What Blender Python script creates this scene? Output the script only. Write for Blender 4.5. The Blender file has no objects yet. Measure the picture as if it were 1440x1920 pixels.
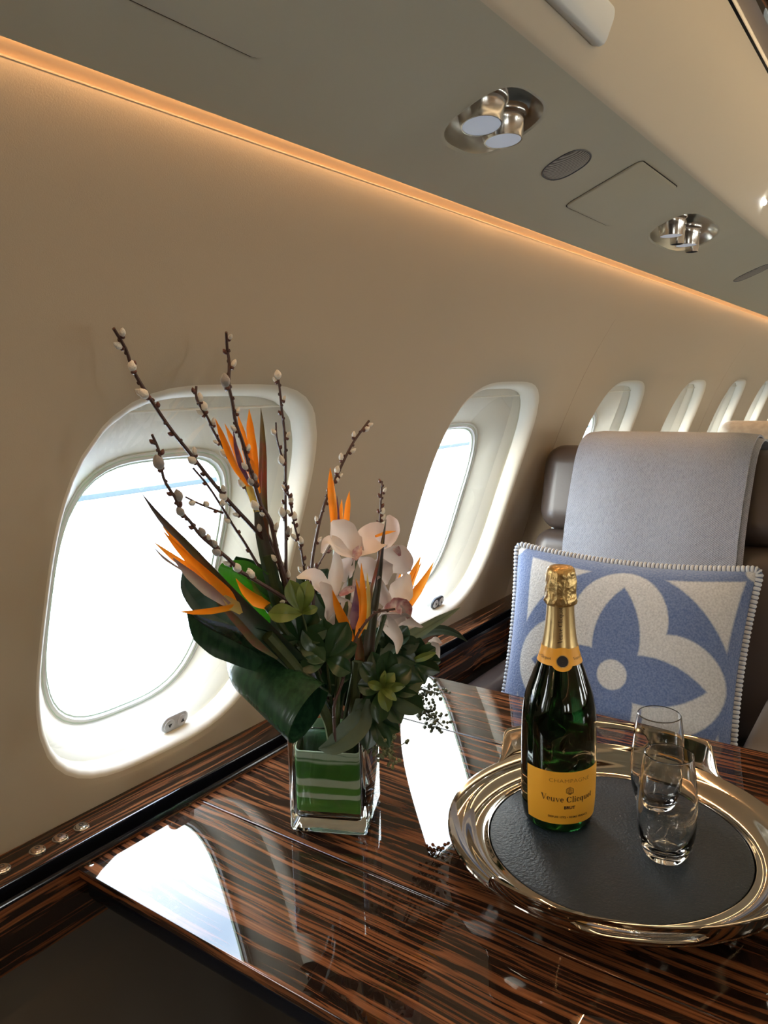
import bpy, bmesh, math, random
import numpy as np
from mathutils import Vector, Matrix

random.seed(7)
PI = math.pi
scene = bpy.context.scene
COL = scene.collection

# ------------------------------------------------------------------ camera
FPX = 1442.0
CAM = Vector((0, 0, 1.19))
AX = Vector((0.5753, -0.8176, -0.0221))     # image right
AY = Vector((-0.1408, -0.0725, -0.9874))    # image down
AZ = Vector((0.8057, 0.5711, -0.1568))      # forward
cd = bpy.data.cameras.new('camera')
cam = bpy.data.objects.new('camera', cd)
COL.objects.link(cam)
cd.sensor_fit = 'HORIZONTAL'
cd.sensor_width = 36
cd.lens = FPX / 1440 * 36
cd.clip_start = 0.02
cam.matrix_world = Matrix(((AX.x, -AY.x, -AZ.x, CAM.x), (AX.y, -AY.y, -AZ.y, CAM.y), (AX.z, -AY.z, -AZ.z, CAM.z), (0, 0, 0, 1)))
scene.camera = cam


def at(px, py, d):
    """point seen at a pixel, d metres along the optical axis"""
    return CAM + (AX * ((px - 720) / FPX) + AY * ((py - 960) / FPX) + AZ) * d


# ------------------------------------------------------------------ world, exposure
vs = scene.view_settings
vs.view_transform = 'Standard'
vs.look = 'None'
vs.gamma = 1
vs.exposure = 0.55
vs.use_curve_mapping = False
cy = scene.cycles
cy.use_denoising = True
cy.max_bounces = 10
cy.diffuse_bounces = 5
cy.glossy_bounces = 5
cy.transmission_bounces = 10
cy.transparent_max_bounces = 14
cy.sample_clamp_indirect = 5
cy.caustics_refractive = True
cy.caustics_reflective = False
cy.blur_glossy = 0.6

w = bpy.data.worlds.new('sky')
scene.world = w
w.use_nodes = True
nt = w.node_tree
nt.nodes.clear()
N = nt.nodes.new
L = nt.links.new
out = N('ShaderNodeOutputWorld')
bg = N('ShaderNodeBackground')
tc = N('ShaderNodeTexCoord')
sep = N('ShaderNodeSeparateXYZ')
ramp = N('ShaderNodeValToRGB')
nz = N('ShaderNodeTexNoise')
mx = N('ShaderNodeMix')
mx.data_type = 'RGBA'
r2 = N('ShaderNodeValToRGB')
ramp.color_ramp.elements[0].position = 0.0
ramp.color_ramp.elements[0].color = (1, 1, 0.99, 1)
ramp.color_ramp.elements[1].position = 0.85
ramp.color_ramp.elements[1].color = (0.30, 0.42, 0.72, 1)
e = ramp.color_ramp.elements.new(0.49)
e.color = (0.95, 0.98, 1.0, 1)
e = ramp.color_ramp.elements.new(0.60)
e.color = (0.40, 0.52, 0.72, 1)
nz.inputs['Scale'].default_value = 2.2
nz.inputs['Detail'].default_value = 5
r2.color_ramp.elements[0].position = 0.46
r2.color_ramp.elements[1].position = 0.66
L(tc.outputs['Generated'], sep.inputs[0])
L(sep.outputs['Z'], ramp.inputs[0])
L(tc.outputs['Generated'], nz.inputs['Vector'])
L(nz.outputs['Fac'], r2.inputs[0])
L(r2.outputs['Color'], mx.inputs['Factor'])
L(ramp.outputs['Color'], mx.inputs['A'])
mx.inputs['B'].default_value = (0.92, 0.95, 1.0, 1)
L(mx.outputs['Result'], bg.inputs['Color'])
bg.inputs['Strength'].default_value = 13.0
L(bg.outputs[0], out.inputs[0])


def area(name, loc, rot, sx, sy, power, color, portal=False):
    ld = bpy.data.lights.new(name, 'AREA')
    ld.shape = 'RECTANGLE'
    ld.size = sx
    ld.size_y = sy
    ld.energy = power
    ld.color = color
    o = bpy.data.objects.new(name, ld)
    o.location = loc
    o.rotation_euler = rot
    COL.objects.link(o)
    if portal:
        ld.cycles.is_portal = True
    return o


# added, unseen warm fill lamps under the centre ceiling, bouncing light off it
for sgn in (1, -1):
    area('ceiling_wash_lamp', (2.0, -.43 + sgn * .52, 1.765), (PI, 0, 0), 6.5, .05, 8, (1.0, .80, .56))

# orange cove lamps: thin light lines behind the edge of the overhead panels, shining down the walls
for sgn in (1, -1):
    area('cove_lamp', (2.0, -.43 + sgn * (.43 + .4783), 1.19 + .2219), (0, 0, 0), 8.2, .0022, 16, (1.0, .56, .27))

# ------------------------------------------------------------------ helpers
class MB:
    def __init__(self):
        self.v = []
        self.f = []
        self.m = []

    def add(self, vs_, fs, mi=0):
        n = len(self.v)
        self.v += [tuple(p) for p in vs_]
        for f in fs:
            self.f.append([i + n for i in f])
            self.m.append(mi)
        return self

    def grid(self, rows, mi=0, closed=False, flip=False):
        """rows: list of equal-length point lists"""
        nr, nc = len(rows), len(rows[0])
        fs = []
        for i in range(nr - 1):
            for j in range(nc if closed else nc - 1):
                k = (j + 1) % nc
                q = [i * nc + j, i * nc + k, (i + 1) * nc + k, (i + 1) * nc + j]
                fs.append(q[::-1] if flip else q)
        return self.add([p for r in rows for p in r], fs, mi)

    def cap(self, ring, mi=0, flip=False):
        q = list(range(len(ring)))
        return self.add(ring, [q[::-1] if flip else q], mi)


def wloc(o):
    v = Vector((0, 0, 0))
    while o:
        v += o.location
        o = o.parent
    return v


def obj(name, mb, mats, parent=None, smooth=True, angle=40, org=None, wn=False):
    me = bpy.data.meshes.new(name)
    off = wloc(parent)
    if parent is None:
        if org is None:
            a = np.array(mb.v)
            lo, hi = a.min(0), a.max(0)
            org = ((lo[0] + hi[0]) / 2, (lo[1] + hi[1]) / 2, lo[2])
        off = Vector(org)
    me.from_pydata([(p[0] - off.x, p[1] - off.y, p[2] - off.z) for p in mb.v], [], mb.f)
    if not isinstance(mats, (list, tuple)):
        mats = [mats]
    for m in mats:
        me.materials.append(m)
    me.polygons.foreach_set('material_index', mb.m)
    bm = bmesh.new()
    bm.from_mesh(me)
    bmesh.ops.remove_doubles(bm, verts=bm.verts, dist=1e-6)
    bmesh.ops.recalc_face_normals(bm, faces=bm.faces)
    bm.to_mesh(me)
    bm.free()
    if smooth:
        me.polygons.foreach_set('use_smooth', [True] * len(me.polygons))
        me.set_sharp_from_angle(angle=math.radians(angle))
    o = bpy.data.objects.new(name, me)
    COL.objects.link(o)
    if wn:
        o.modifiers.new('weighted', 'WEIGHTED_NORMAL').keep_sharp = True
    if parent is not None:
        o.parent = parent
    else:
        o.location = off
    return o


def thing(name, label, cat, loc=(0, 0, 0), group=None):
    o = bpy.data.objects.new(name, None)
    o.empty_display_size = 0.02
    o.location = loc
    COL.objects.link(o)
    return tag(o, label, cat, group)


def tag(o, label, cat, group=None):
    o['label'] = label
    o['category'] = cat
    if group:
        o['group'] = group
    return o


def struct(o):
    o['kind'] = 'structure'
    return o


def box_mb(mb, c, s, bev=0.0, seg=3, mi=0, rot=None, taper=None):
    bm = bmesh.new()
    bmesh.ops.create_cube(bm, size=1)
    for v in bm.verts:
        v.co = Vector((v.co.x * s[0], v.co.y * s[1], v.co.z * s[2]))
        if taper:
            taper(v.co)
    if bev > 0:
        bmesh.ops.bevel(bm, geom=bm.edges[:], offset=bev, segments=seg, profile=0.5, affect='EDGES')
    vs_ = []
    for v in bm.verts:
        p = v.co.copy()
        if rot is not None:
            p = rot @ p
        vs_.append(p + Vector(c))
    fs = [[v.index for v in f.verts] for f in bm.faces]
    bm.free()
    mb.add(vs_, fs, mi)
    return mb


def frame_of(t, hint=Vector((0, 0, 1))):
    t = t.normalized()
    if abs(t.dot(hint)) > 0.95:
        hint = Vector((1, 0, 0))
    s = t.cross(hint).normalized()
    return s, s.cross(t).normalized()


def spline(pts, n):
    """catmull-rom resample of Vector points"""
    P = [Vector(p) for p in pts]
    if len(P) < 3:
        return [P[0].lerp(P[-1], i / (n - 1)) for i in range(n)]
    Q = [P[0] * 2 - P[1]] + P + [P[-1] * 2 - P[-2]]
    res = []
    for i in range(n):
        u = i / (n - 1) * (len(P) - 1)
        k = min(int(u), len(P) - 2)
        t = u - k
        a, b, c, d = Q[k], Q[k + 1], Q[k + 2], Q[k + 3]
        res.append(0.5 * ((2 * b) + (c - a) * t + (2 * a - 5 * b + 4 * c - d) * t * t + (3 * b - a - 3 * c + d) * t ** 3))
    return res


def interp(vals, t):
    u = t * (len(vals) - 1)
    k = min(int(u), len(vals) - 2)
    return vals[k] + (vals[k + 1] - vals[k]) * (u - k)


def tube(mb, pts, radii, seg=8, n=None, mi=0, caps=True):
    n = n or len(pts)
    P = spline(pts, n) if n != len(pts) or len(pts) > 2 else [Vector(p) for p in pts]
    rows = []
    s = None
    for i, p in enumerate(P):
        t = (P[min(i + 1, n - 1)] - P[max(i - 1, 0)]).normalized()
        if s is None:
            s, _ = frame_of(t)
        s = (s - t * s.dot(t)).normalized()
        b = t.cross(s)
        r = interp(radii, i / (n - 1)) if isinstance(radii, (list, tuple)) else radii
        rows.append([p + (s * math.cos(a) + b * math.sin(a)) * r for a in [2 * PI * k / seg for k in range(seg)]])
    mb.grid(rows, mi, closed=True)
    if caps:
        mb.cap(rows[0], mi, True)
        mb.cap(rows[-1], mi)
    return P


def lathe(mb, prof, c=(0, 0, 0), seg=48, mi=0, close=False):
    """prof: list of (r, z)"""
    c = Vector(c)
    rows = []
    for r, z in prof:
        r = max(r, 1e-5)
        rows.append([c + Vector((r * math.cos(2 * PI * k / seg), r * math.sin(2 * PI * k / seg), z)) for k in range(seg)])
    if close:
        rows.append(rows[0])
    mb.grid(rows, mi, closed=True)
    return mb


def egg(mb, c, d, length, rad, mi=0, ns=7, seg=8, tip=0.35):
    d = Vector(d).normalized()
    s, b = frame_of(d)
    rows = []
    for i in range(ns + 1):
        t = i / ns
        r = rad * math.sin(PI * min(t, 1)) ** 0.75 * (1 - tip * t + tip * 0.4)
        rows.append([Vector(c) + d * (length * t) + (s * math.cos(a) + b * math.sin(a)) * max(r, 1e-5)
                     for a in [2 * PI * k / seg for k in range(seg)]])
    mb.grid(rows, mi, closed=True)


def blade(mb, pts, widths, n=14, m=6, roll=0.0, cup=0.2, thick=0.0006, mi=0, face=None, wave=0.0, wf=3, ph=0.0, groove=0.0):
    """a leaf or petal: a curved, cupped, closed sheet along pts, full widths given"""
    P = spline(pts, n)
    top, bot = [], []
    for i, p in enumerate(P):
        t = (P[min(i + 1, n - 1)] - P[max(i - 1, 0)]).normalized()
        nn = (face if face is not None else (CAM - p).normalized())
        nn = (nn - t * nn.dot(t)).normalized()
        nn = Matrix.Rotation(roll, 3, t) @ nn
        s = t.cross(nn).normalized()
        u = i / (n - 1)
        wdt = max(interp(widths, u), 1e-5) / 2
        r1, r2_ = [], []
        for j in range(m + 1):
            q = j / m * 2 - 1
            h = cup * wdt * (q * q - 0.4) + wave * wdt * math.sin(wf * 2 * PI * u + ph + q * 1.5) * abs(q) - groove * wdt * max(0, 1 - abs(q) * 5)
            base = p + s * (q * wdt) + nn * h
            th = thick * (1.05 - q * q) * 0.5
            r1.append(base + nn * th)
            r2_.append(base - nn * th)
        top.append(r1)
        bot.append(r2_)
    mb.grid(top, mi)
    mb.grid(bot, mi, flip=True)
    ring = lambda a, b, f: mb.grid([a, b], mi, flip=f)
    ring([r[0] for r in top], [r[0] for r in bot], False)
    ring([r[-1] for r in top], [r[-1] for r in bot], True)
    ring(top[0], bot[0], True)
    ring(top[-1], bot[-1], False)
    return P


# ------------------------------------------------------------------ materials
def mat(name, color, rough=0.5, metal=0.0, spec=0.5, coat=0.0, coat_rough=0.03, bump=None, var=None, sheen=0.0,
        trans=0.0, ior=1.5, emit=None, sub=None, aniso=None):
    m = bpy.data.materials.new(name)
    m.use_nodes = True
    nt = m.node_tree
    p = nt.nodes['Principled BSDF']
    p.inputs['Base Color'].default_value = (*color, 1)
    p.inputs['Roughness'].default_value = rough
    p.inputs['Metallic'].default_value = metal
    p.inputs['Specular IOR Level'].default_value = spec
    p.inputs['Coat Weight'].default_value = coat
    p.inputs['Coat Roughness'].default_value = coat_rough
    p.inputs['Sheen Weight'].default_value = sheen
    p.inputs['Transmission Weight'].default_value = trans
    p.inputs['IOR'].default_value = ior
    if emit:
        p.inputs['Emission Color'].default_value = (*emit[0], 1)
        p.inputs['Emission Strength'].default_value = emit[1]
    tcn = nt.nodes.new('ShaderNodeTexCoord')
    if bump:
        sc, st, dist = bump[:3]
        n = nt.nodes.new('ShaderNodeTexNoise')
        n.inputs['Scale'].default_value = sc
        n.inputs['Detail'].default_value = 3
        b = nt.nodes.new('ShaderNodeBump')
        b.inputs['Strength'].default_value = st
        b.inputs['Distance'].default_value = dist
        nt.links.new(tcn.outputs['Object'], n.inputs['Vector'])
        nt.links.new(n.outputs['Fac'], b.inputs['Height'])
        nt.links.new(b.outputs['Normal'], p.inputs['Normal'])
    if var:
        sc, c2, stretch = var
        mp = nt.nodes.new('ShaderNodeMapping')
        mp.inputs['Scale'].default_value = stretch
        n = nt.nodes.new('ShaderNodeTexNoise')
        n.inputs['Scale'].default_value = sc
        n.inputs['Detail'].default_value = 4
        r = nt.nodes.new('ShaderNodeValToRGB')
        r.color_ramp.elements[0].position = 0.38
        r.color_ramp.elements[1].position = 0.62
        r.color_ramp.elements[0].color = (*color, 1)
        r.color_ramp.elements[1].color = (*c2, 1)
        nt.links.new(tcn.outputs['Object'], mp.inputs['Vector'])
        nt.links.new(mp.outputs[0], n.inputs['Vector'])
        nt.links.new(n.outputs['Fac'], r.inputs[0])
        nt.links.new(r.outputs[0], p.inputs['Base Color'])
    return m


def leafmat(name, color, c2, transl=0.25, rough=0.35, scale=60, stretch=(1, 1, 1)):
    m = mat(name, color, rough=rough, var=(scale, c2, stretch))
    nt = m.node_tree
    p = nt.nodes['Principled BSDF']
    t = nt.nodes.new('ShaderNodeBsdfTranslucent')
    k_ = 3.0 if max(color) < .5 else 1.15
    t.inputs['Color'].default_value = (min(color[0] * k_, 1), min(color[1] * k_, 1), min(color[2] * (1.6 if k_ > 2 else 1.1), 1), 1)
    mxn = nt.nodes.new('ShaderNodeMixShader')
    mxn.inputs[0].default_value = transl
    nt.links.new(p.outputs[0], mxn.inputs[1])
    nt.links.new(t.outputs[0], mxn.inputs[2])
    nt.links.new(mxn.outputs[0], nt.nodes['Material Output'].inputs[0])
    return m


def clear_mat(name, tint=(1, 1, 1), fac_ior=1.45, strength=1.0):
    m = bpy.data.materials.new(name)
    m.use_nodes = True
    nt = m.node_tree
    nt.nodes.clear()
    o = nt.nodes.new('ShaderNodeOutputMaterial')
    tr = nt.nodes.new('ShaderNodeBsdfTransparent')
    tr.inputs[0].default_value = (*tint, 1)
    gl = nt.nodes.new('ShaderNodeBsdfGlossy')
    gl.inputs['Roughness'].default_value = 0.0
    ge = nt.nodes.new('ShaderNodeNewGeometry')
    dt = nt.nodes.new('ShaderNodeVectorMath')
    dt.operation = 'DOT_PRODUCT'
    nt.links.new(ge.outputs['Incoming'], dt.inputs[0])
    nt.links.new(ge.outputs['Normal'], dt.inputs[1])

    def m_(op, a, b=None):
        n = nt.nodes.new('ShaderNodeMath')
        n.operation = op
        for i, q in enumerate((a, b)):
            if isinstance(q, (int, float)):
                n.inputs[i].default_value = q
            elif q is not None:
                nt.links.new(q, n.inputs[i])
        return n.outputs[0]
    f0 = 2 * ((fac_ior - 1) / (fac_ior + 1)) ** 2      # two faces of a thin sheet
    sch = m_('POWER', m_('SUBTRACT', 1, m_('ABSOLUTE', dt.outputs['Value'])), 5)
    fac = m_('MULTIPLY', m_('ADD', m_('MULTIPLY', sch, 1 - f0), f0), strength)
    mxn = nt.nodes.new('ShaderNodeMixShader')
    nt.links.new(fac, mxn.inputs[0])
    nt.links.new(tr.outputs[0], mxn.inputs[1])
    nt.links.new(gl.outputs[0], mxn.inputs[2])
    nt.links.new(mxn.outputs[0], o.inputs[0])
    return m


def zebra(name, along='Y', scale=1.0):
    """glossy ebony veneer: uneven orange-brown and black stripes under lacquer"""
    m = mat(name, (0.02, 0.01, 0.006), rough=0.45, spec=0.0, coat=1.0, coat_rough=0.0)
    nt = m.node_tree
    p = nt.nodes['Principled BSDF']
    p.inputs['Coat IOR'].default_value = 1.6
    tcn = nt.nodes.new('ShaderNodeTexCoord')
    dn = nt.nodes.new('ShaderNodeTexNoise')
    dn.inputs['Scale'].default_value = 5.0
    dn.inputs['Detail'].default_value = 1
    ad = nt.nodes.new('ShaderNodeVectorMath')
    ad.operation = 'MULTIPLY_ADD'
    ad.inputs[1].default_value = (0.02, 0.02, 0.02)
    mp = nt.nodes.new('ShaderNodeMapping')
    lo, hi = 1.6 * scale, 170 * scale
    mp.inputs['Scale'].default_value = (hi, lo, hi) if along == 'Y' else (lo, hi, hi)
    n1 = nt.nodes.new('ShaderNodeTexNoise')
    n1.inputs['Scale'].default_value = 1.0
    n1.inputs['Detail'].default_value = 3.5
    n1.inputs['Roughness'].default_value = 0.62
    r = nt.nodes.new('ShaderNodeValToRGB')
    cr = r.color_ramp
    cr.elements[0].position = 0.42
    cr.elements[0].color = (0.010, 0.0055, 0.004, 1)
    cr.elements[1].position = 0.68
    cr.elements[1].color = (0.225, 0.083, 0.031, 1)
    a = cr.elements.new(0.485)
    a.color = (0.016, 0.008, 0.005, 1)
    a = cr.elements.new(0.53)
    a.color = (0.10, 0.035, 0.014, 1)
    a = cr.elements.new(0.6)
    a.color = (0.15, 0.054, 0.021, 1)
    nt.links.new(tcn.outputs['Object'], dn.inputs['Vector'])
    nt.links.new(dn.outputs['Color'], ad.inputs[0])
    nt.links.new(tcn.outputs['Object'], ad.inputs[2])
    nt.links.new(ad.outputs[0], mp.inputs['Vector'])
    nt.links.new(mp.outputs[0], n1.inputs['Vector'])
    nt.links.new(n1.outputs['Fac'], r.inputs[0])
    nt.links.new(r.outputs[0], p.inputs['Base Color'])
    return m


M = dict(
    wall=mat('wall_leather', (0.49, 0.415, 0.30), rough=0.6, spec=0.3, bump=(900, 0.25, 0.0004)),
    surround=mat('window_surround', (0.72, 0.665, 0.54), rough=0.45, spec=0.35),
    frame=mat('window_frame_plastic', (0.85, 0.85, 0.82), rough=0.35),
    gasket=mat('window_gasket', (0.62, 0.74, 0.58), rough=0.5),
    pane=clear_mat('window_glass', (0.97, 1, 0.985), 1.45, 0.7),
    inner=clear_mat('inner_clear_panel', (0.97, 0.97, 0.95), 1.45, 1.2),
    psu=mat('overhead_panel', (0.52, 0.49, 0.375), rough=0.5, spec=0.35, bump=(700, 0.12, 0.0003)),
    upper=mat('upper_ceiling', (0.66, 0.58, 0.45), rough=0.55, spec=0.3, bump=(700, 0.12, 0.0003)),
    cove=mat('cove_face', (0.62, 0.50, 0.36), rough=0.7),
    zebraY=zebra('ebony_table', 'Y'),
    zebraX=zebra('ebony_ledge', 'X'),
    black=mat('black_lacquer', (0.005, 0.006, 0.009), rough=0.12, spec=0.4),
    lower=mat('lower_side_panel', (0.10, 0.085, 0.068), rough=0.7),
    carpet=mat('carpet', (0.10, 0.08, 0.06), rough=0.95, bump=(300, 0.8, 0.003)),
    nickel=mat('polished_nickel', (0.52, 0.465, 0.395), rough=0.06, metal=1),
    steel=mat('brushed_steel', (0.62, 0.60, 0.56), rough=0.2, metal=1),
    satin=mat('satin_bezel', (0.66, 0.61, 0.50), rough=0.30, metal=1),
    chrome=mat('chrome', (0.75, 0.74, 0.72), rough=0.08, metal=1),
    lens=mat('frosted_lens', (0.62, 0.68, 0.78), rough=0.35, emit=((0.75, 0.85, 1.0), 0.12)),  # unlit lens: faint emission stands in for reflected light
    lamp=mat('lamp_lens_lit', (0.9, 0.95, 1), rough=0.4, emit=((0.9, 0.96, 1.0), 9.0)),
    fixture=mat('fixture_plastic', (0.78, 0.82, 0.82), rough=0.4),
    grey=mat('switch_grey', (0.55, 0.56, 0.58), rough=0.4),
    darkgrey=mat('switch_dark', (0.05, 0.055, 0.065), rough=0.35),
    mark=mat('switch_mark', (0.02, 0.02, 0.02), rough=0.5),
    leather=mat('brown_leather', (0.060, 0.044, 0.036), rough=0.36, spec=0.55, bump=(260, 0.2, 0.0006)),
    pad=mat('tray_leather', (0.020, 0.034, 0.054), rough=0.5, spec=0.35, bump=(330, 0.7, 0.002)),
    beige=mat('beige_seat_cloth', (0.45, 0.40, 0.32), rough=0.8, sheen=0.3, var=(60, (0.38, 0.33, 0.26), (1, 1, 1))),
    gold=mat('gold_foil', (0.52, 0.35, 0.14), rough=0.33, metal=0.9, bump=(110, 0.7, 0.003)),
    goldneck=mat('gold_foil_neck', (0.55, 0.385, 0.17), rough=0.33, metal=0.85),
    label=mat('orange_label', (0.86, 0.43, 0.035), rough=0.5),
    ink=mat('ink_brown', (0.03, 0.015, 0.008), rough=0.6),
    inklight=mat('ink_ochre', (0.28, 0.13, 0.012), rough=0.6),
    white_glass=mat('clear_glass', (1, 1, 1), rough=0.0, trans=1, ior=1.47),
    vase_glass=mat('vase_glass', (0.90, 0.985, 0.965), rough=0.0, trans=1, ior=1.45),
    bottle=mat('bottle_glass', (0.003, 0.024, 0.005), rough=0.0, trans=1, ior=1.5),
    bark=mat('willow_bark', (0.050, 0.022, 0.016), rough=0.55, bump=(300, 0.4, 0.001)),
    bud=mat('willow_bud', (0.085, 0.028, 0.018), rough=0.4),
    catkin=mat('catkin_fur', (0.60, 0.60, 0.54), rough=0.9, sheen=0.8, bump=(900, 0.8, 0.001)),
    catdark=mat('catkin_grey', (0.22, 0.225, 0.23), rough=0.9, sheen=0.8, bump=(900, 0.8, 0.001)),
    orange=leafmat('petal_orange', (0.90, 0.40, 0.02), (0.92, 0.48, 0.04), 0.40, 0.45, 90),
    purple=leafmat('petal_purple', (0.13, 0.06, 0.16), (0.25, 0.15, 0.22), 0.2, 0.5, 90),
    mauve=leafmat('petal_mauve', (0.30, 0.24, 0.27), (0.36, 0.30, 0.30), 0.25, 0.5, 90),
    yellow=leafmat('petal_yellow', (0.72, 0.56, 0.16), (0.60, 0.55, 0.22), 0.3, 0.5, 90),
    spathe=leafmat('spathe_green', (0.050, 0.090, 0.055), (0.10, 0.075, 0.07), 0.12, 0.4, 25),
    spathered=leafmat('spathe_red', (0.24, 0.07, 0.06), (0.13, 0.14, 0.06), 0.15, 0.4, 40),
    orchid=leafmat('orchid_petal', (0.76, 0.71, 0.68), (0.78, 0.68, 0.67), 0.30, 0.5, 30),
    lip=leafmat('orchid_lip', (0.50, 0.22, 0.24), (0.80, 0.66, 0.60), 0.25, 0.5, 140),
    stemgreen=leafmat('green_stem', (0.055, 0.075, 0.025), (0.04, 0.06, 0.02), 0.1, 0.5, 60),
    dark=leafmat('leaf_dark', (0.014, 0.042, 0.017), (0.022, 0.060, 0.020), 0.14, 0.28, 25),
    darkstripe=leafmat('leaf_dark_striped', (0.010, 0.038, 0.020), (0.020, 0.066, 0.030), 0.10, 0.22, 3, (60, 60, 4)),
    bright=leafmat('leaf_bright', (0.050, 0.15, 0.025), (0.08, 0.20, 0.035), 0.30, 0.35, 3, (50, 50, 6)),
    light=leafmat('leaf_light', (0.11, 0.17, 0.035), (0.16, 0.22, 0.05), 0.3, 0.35, 40),
    greyleaf=leafmat('leaf_grey_green', (0.050, 0.085, 0.055), (0.065, 0.10, 0.060), 0.12, 0.5, 40),
    bluegrey=leafmat('leaf_blue_grey', (0.05, 0.085, 0.085), (0.08, 0.12, 0.12), 0.15, 0.25, 60),  # blue-grey highlight put into the leaf colour
    seed=leafmat('seed_green', (0.16, 0.19, 0.09), (0.22, 0.24, 0.12), 0.1, 0.6, 80),
    seeddark=leafmat('seed_dark', (0.05, 0.06, 0.035), (0.09, 0.10, 0.05), 0.1, 0.5, 80),
    apron=mat('apron_concrete', (0.80, 0.82, 0.82), rough=0.9),
    roofline=mat('roof_blue_grey', (0.025, 0.045, 0.055), rough=0.7),
)

# ------------------------------------------------------------------ cabin side section
S = 1.03
_zr = np.array([-.50, -.45, -.345, -.215, -.105, -.027, .078, .145, .205]) * S
_yy = np.array([.780, .768, .735, .692, .652, .618, .562, .522, .474]) * S
_pf = np.polyfit(_zr, _yy, 4)
_off = 0.490 - float(np.polyval(_pf, 0.2125))
YC = -0.43                                 # centre line of the cabin


def wy(z):
    zr = z - 1.19
    return float(np.polyval(_pf, zr)) + _off * max(0, (zr + 0.2) / 0.4125)


def side(p, s):
    return p if s > 0 else Vector((p[0], 2 * YC - p[1], p[2]))


Z0, Z1 = 0.695, 1.19 + 0.2125
WCX, WCZ, PITCH = 0.600, 0.9625, 0.690
WN = 3.7
WA, WB = 0.187, 0.234
LIP = .012
WI, WJ = WA + .003 - LIP, WB + .003 - LIP
PA, PB, PZ, PDX = 0.126, 0.172, 0.945, -0.003
NS = 72


def se(th, a, b, n):
    c, s_ = math.cos(th), math.sin(th)
    if n == WN and s_ < 0:
        n -= .6 * min(1, -s_ * 4)          # the lower corners are rounder
    r = (abs(c / a) ** n + abs(s_ / b) ** n) ** (-1 / n)
    return r * c, r * s_


def angles(cx, cz, x0, x1, z0, z1, n=NS):
    A = [2 * PI * k / n for k in range(n)]
    for x, z in ((x0, z0), (x1, z0), (x1, z1), (x0, z1)):
        t = math.atan2(z - cz, x - cx) % (2 * PI)
        i = min(range(n), key=lambda q: abs(A[q] - t))
        A[i] = t
    return A


def rect_pt(th, x0, x1, z0, z1):
    c, s_ = math.cos(th), math.sin(th)
    t = 1e9
    if c > 1e-9: t = min(t, x1 / c)
    if c < -1e-9: t = min(t, x0 / c)
    if s_ > 1e-9: t = min(t, z1 / s_)
    if s_ < -1e-9: t = min(t, z0 / s_)
    return t * c, t * s_


WANG = angles(0, WCZ, -PITCH / 2, PITCH / 2, Z0, Z1)


def wpt(x, z, d, s, cx):
    return side(Vector((cx + x, wy(z) + d, z)), s)


def wall_cell(mb, cx, s):
    rows = []
    for t in (0, .25, .5, .75, 1):
        r = []
        for th in WANG:
            ax, az = rect_pt(th, -PITCH / 2, PITCH / 2, Z0 - WCZ, Z1 - WCZ)
            bx, bz = se(th, WA + .003, WB + .003, WN)
            r.append(wpt(ax + (bx - ax) * t, WCZ + az + (bz - az) * t, 0, s, cx))
        rows.append(r)
    rows.insert(4, [wpt(x, WCZ + z, .0003, s, cx) for x, z in (se(th, WA + .010, WB + .010, WN) for th in WANG)])
    rows[5] = [wpt(x, WCZ + z, .002, s, cx) for x, z in (se(th, WA + .003, WB + .003, WN) for th in WANG)]
    mb.grid(rows, 0, closed=True)


def reveal_mb(s, cx):
    """rounded lip and the funnel to the outer pane"""
    mb = MB()
    rows = []

    def ring(a, b, zc, dx, d, n=WN):
        return [wpt(dx + x, zc + z, d, s, cx) for x, z in (se(th, a, b, n) for th in WANG)]
    for k in range(8):
        f = k / 7 * PI / 2
        sd = .003 - LIP * math.sin(f)
        rows.append(ring(WA + sd, WB + sd, WCZ, 0, .002 + .022 * (1 - math.cos(f))))
    rows.append(ring(WI - .0005, WJ - .0005, WCZ, 0, .030))
    rows.append(ring(WI + .003, WJ + .003, WCZ, 0, .031))
    rows.append(ring(WI + .003, WJ + .003, WCZ, 0, .035))
    for f, d in ((0, .035), (.06, .037), (.22, .043), (.45, .055), (.65, .069), (.82, .081), (.90, .086)):
        a = WI + .003 + (PA - WI - .003) * f
        b = WJ + .003 + (PB - WJ - .003) * f
        rows.append(ring(a, b, WCZ + (PZ - WCZ) * f, PDX * f, d))
    mb.grid(rows, 0, closed=True)
    return mb


def frame_mb(s, cx):
    mb = MB()

    def ring(e, d):
        return [wpt(PDX + x, PZ + z, d, s, cx) for x, z in (se(th, PA + e, PB + e, WN) for th in WANG)]
    mb.grid([ring(.0075, .086), ring(.0065, .0845), ring(.0045, .0845), ring(.004, .0855)], 0, closed=True)
    mb.grid([ring(.004, .0855), ring(.0025, .086)], 1, closed=True)
    mb.grid([ring(.0025, .086), ring(-.001, .0855), ring(-.003, .089)], 0, closed=True)
    mb.grid([ring(-.003, .089), ring(-.005, .0895), ring(-.0055, .094)], 1, closed=True)
    return mb


def disc_mb(e, d, s, cx, a=PA, b=PB, zc=PZ, dx=PDX, rings=5):
    mb = MB()
    rows = []
    for k in range(rings + 1):
        f = 1 - k / rings
        rows.append([wpt(dx + x * f, zc + z * f, d, s, cx) for x, z in (se(th, a + e, b + e, WN) for th in WANG)])
    mb.grid(rows, 0, closed=True)
    return mb


X_END0, X_END1 = WCX - 3.5 * PITCH, WCX + 8.5 * PITCH
for s, nm in ((1, 'wall_left'), (-1, 'wall_right')):
    mb = MB()
    for k in range(-3, 9):
        wall_cell(mb, WCX + k * PITCH, s)
    struct(obj(nm, mb, M['wall']))

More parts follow.
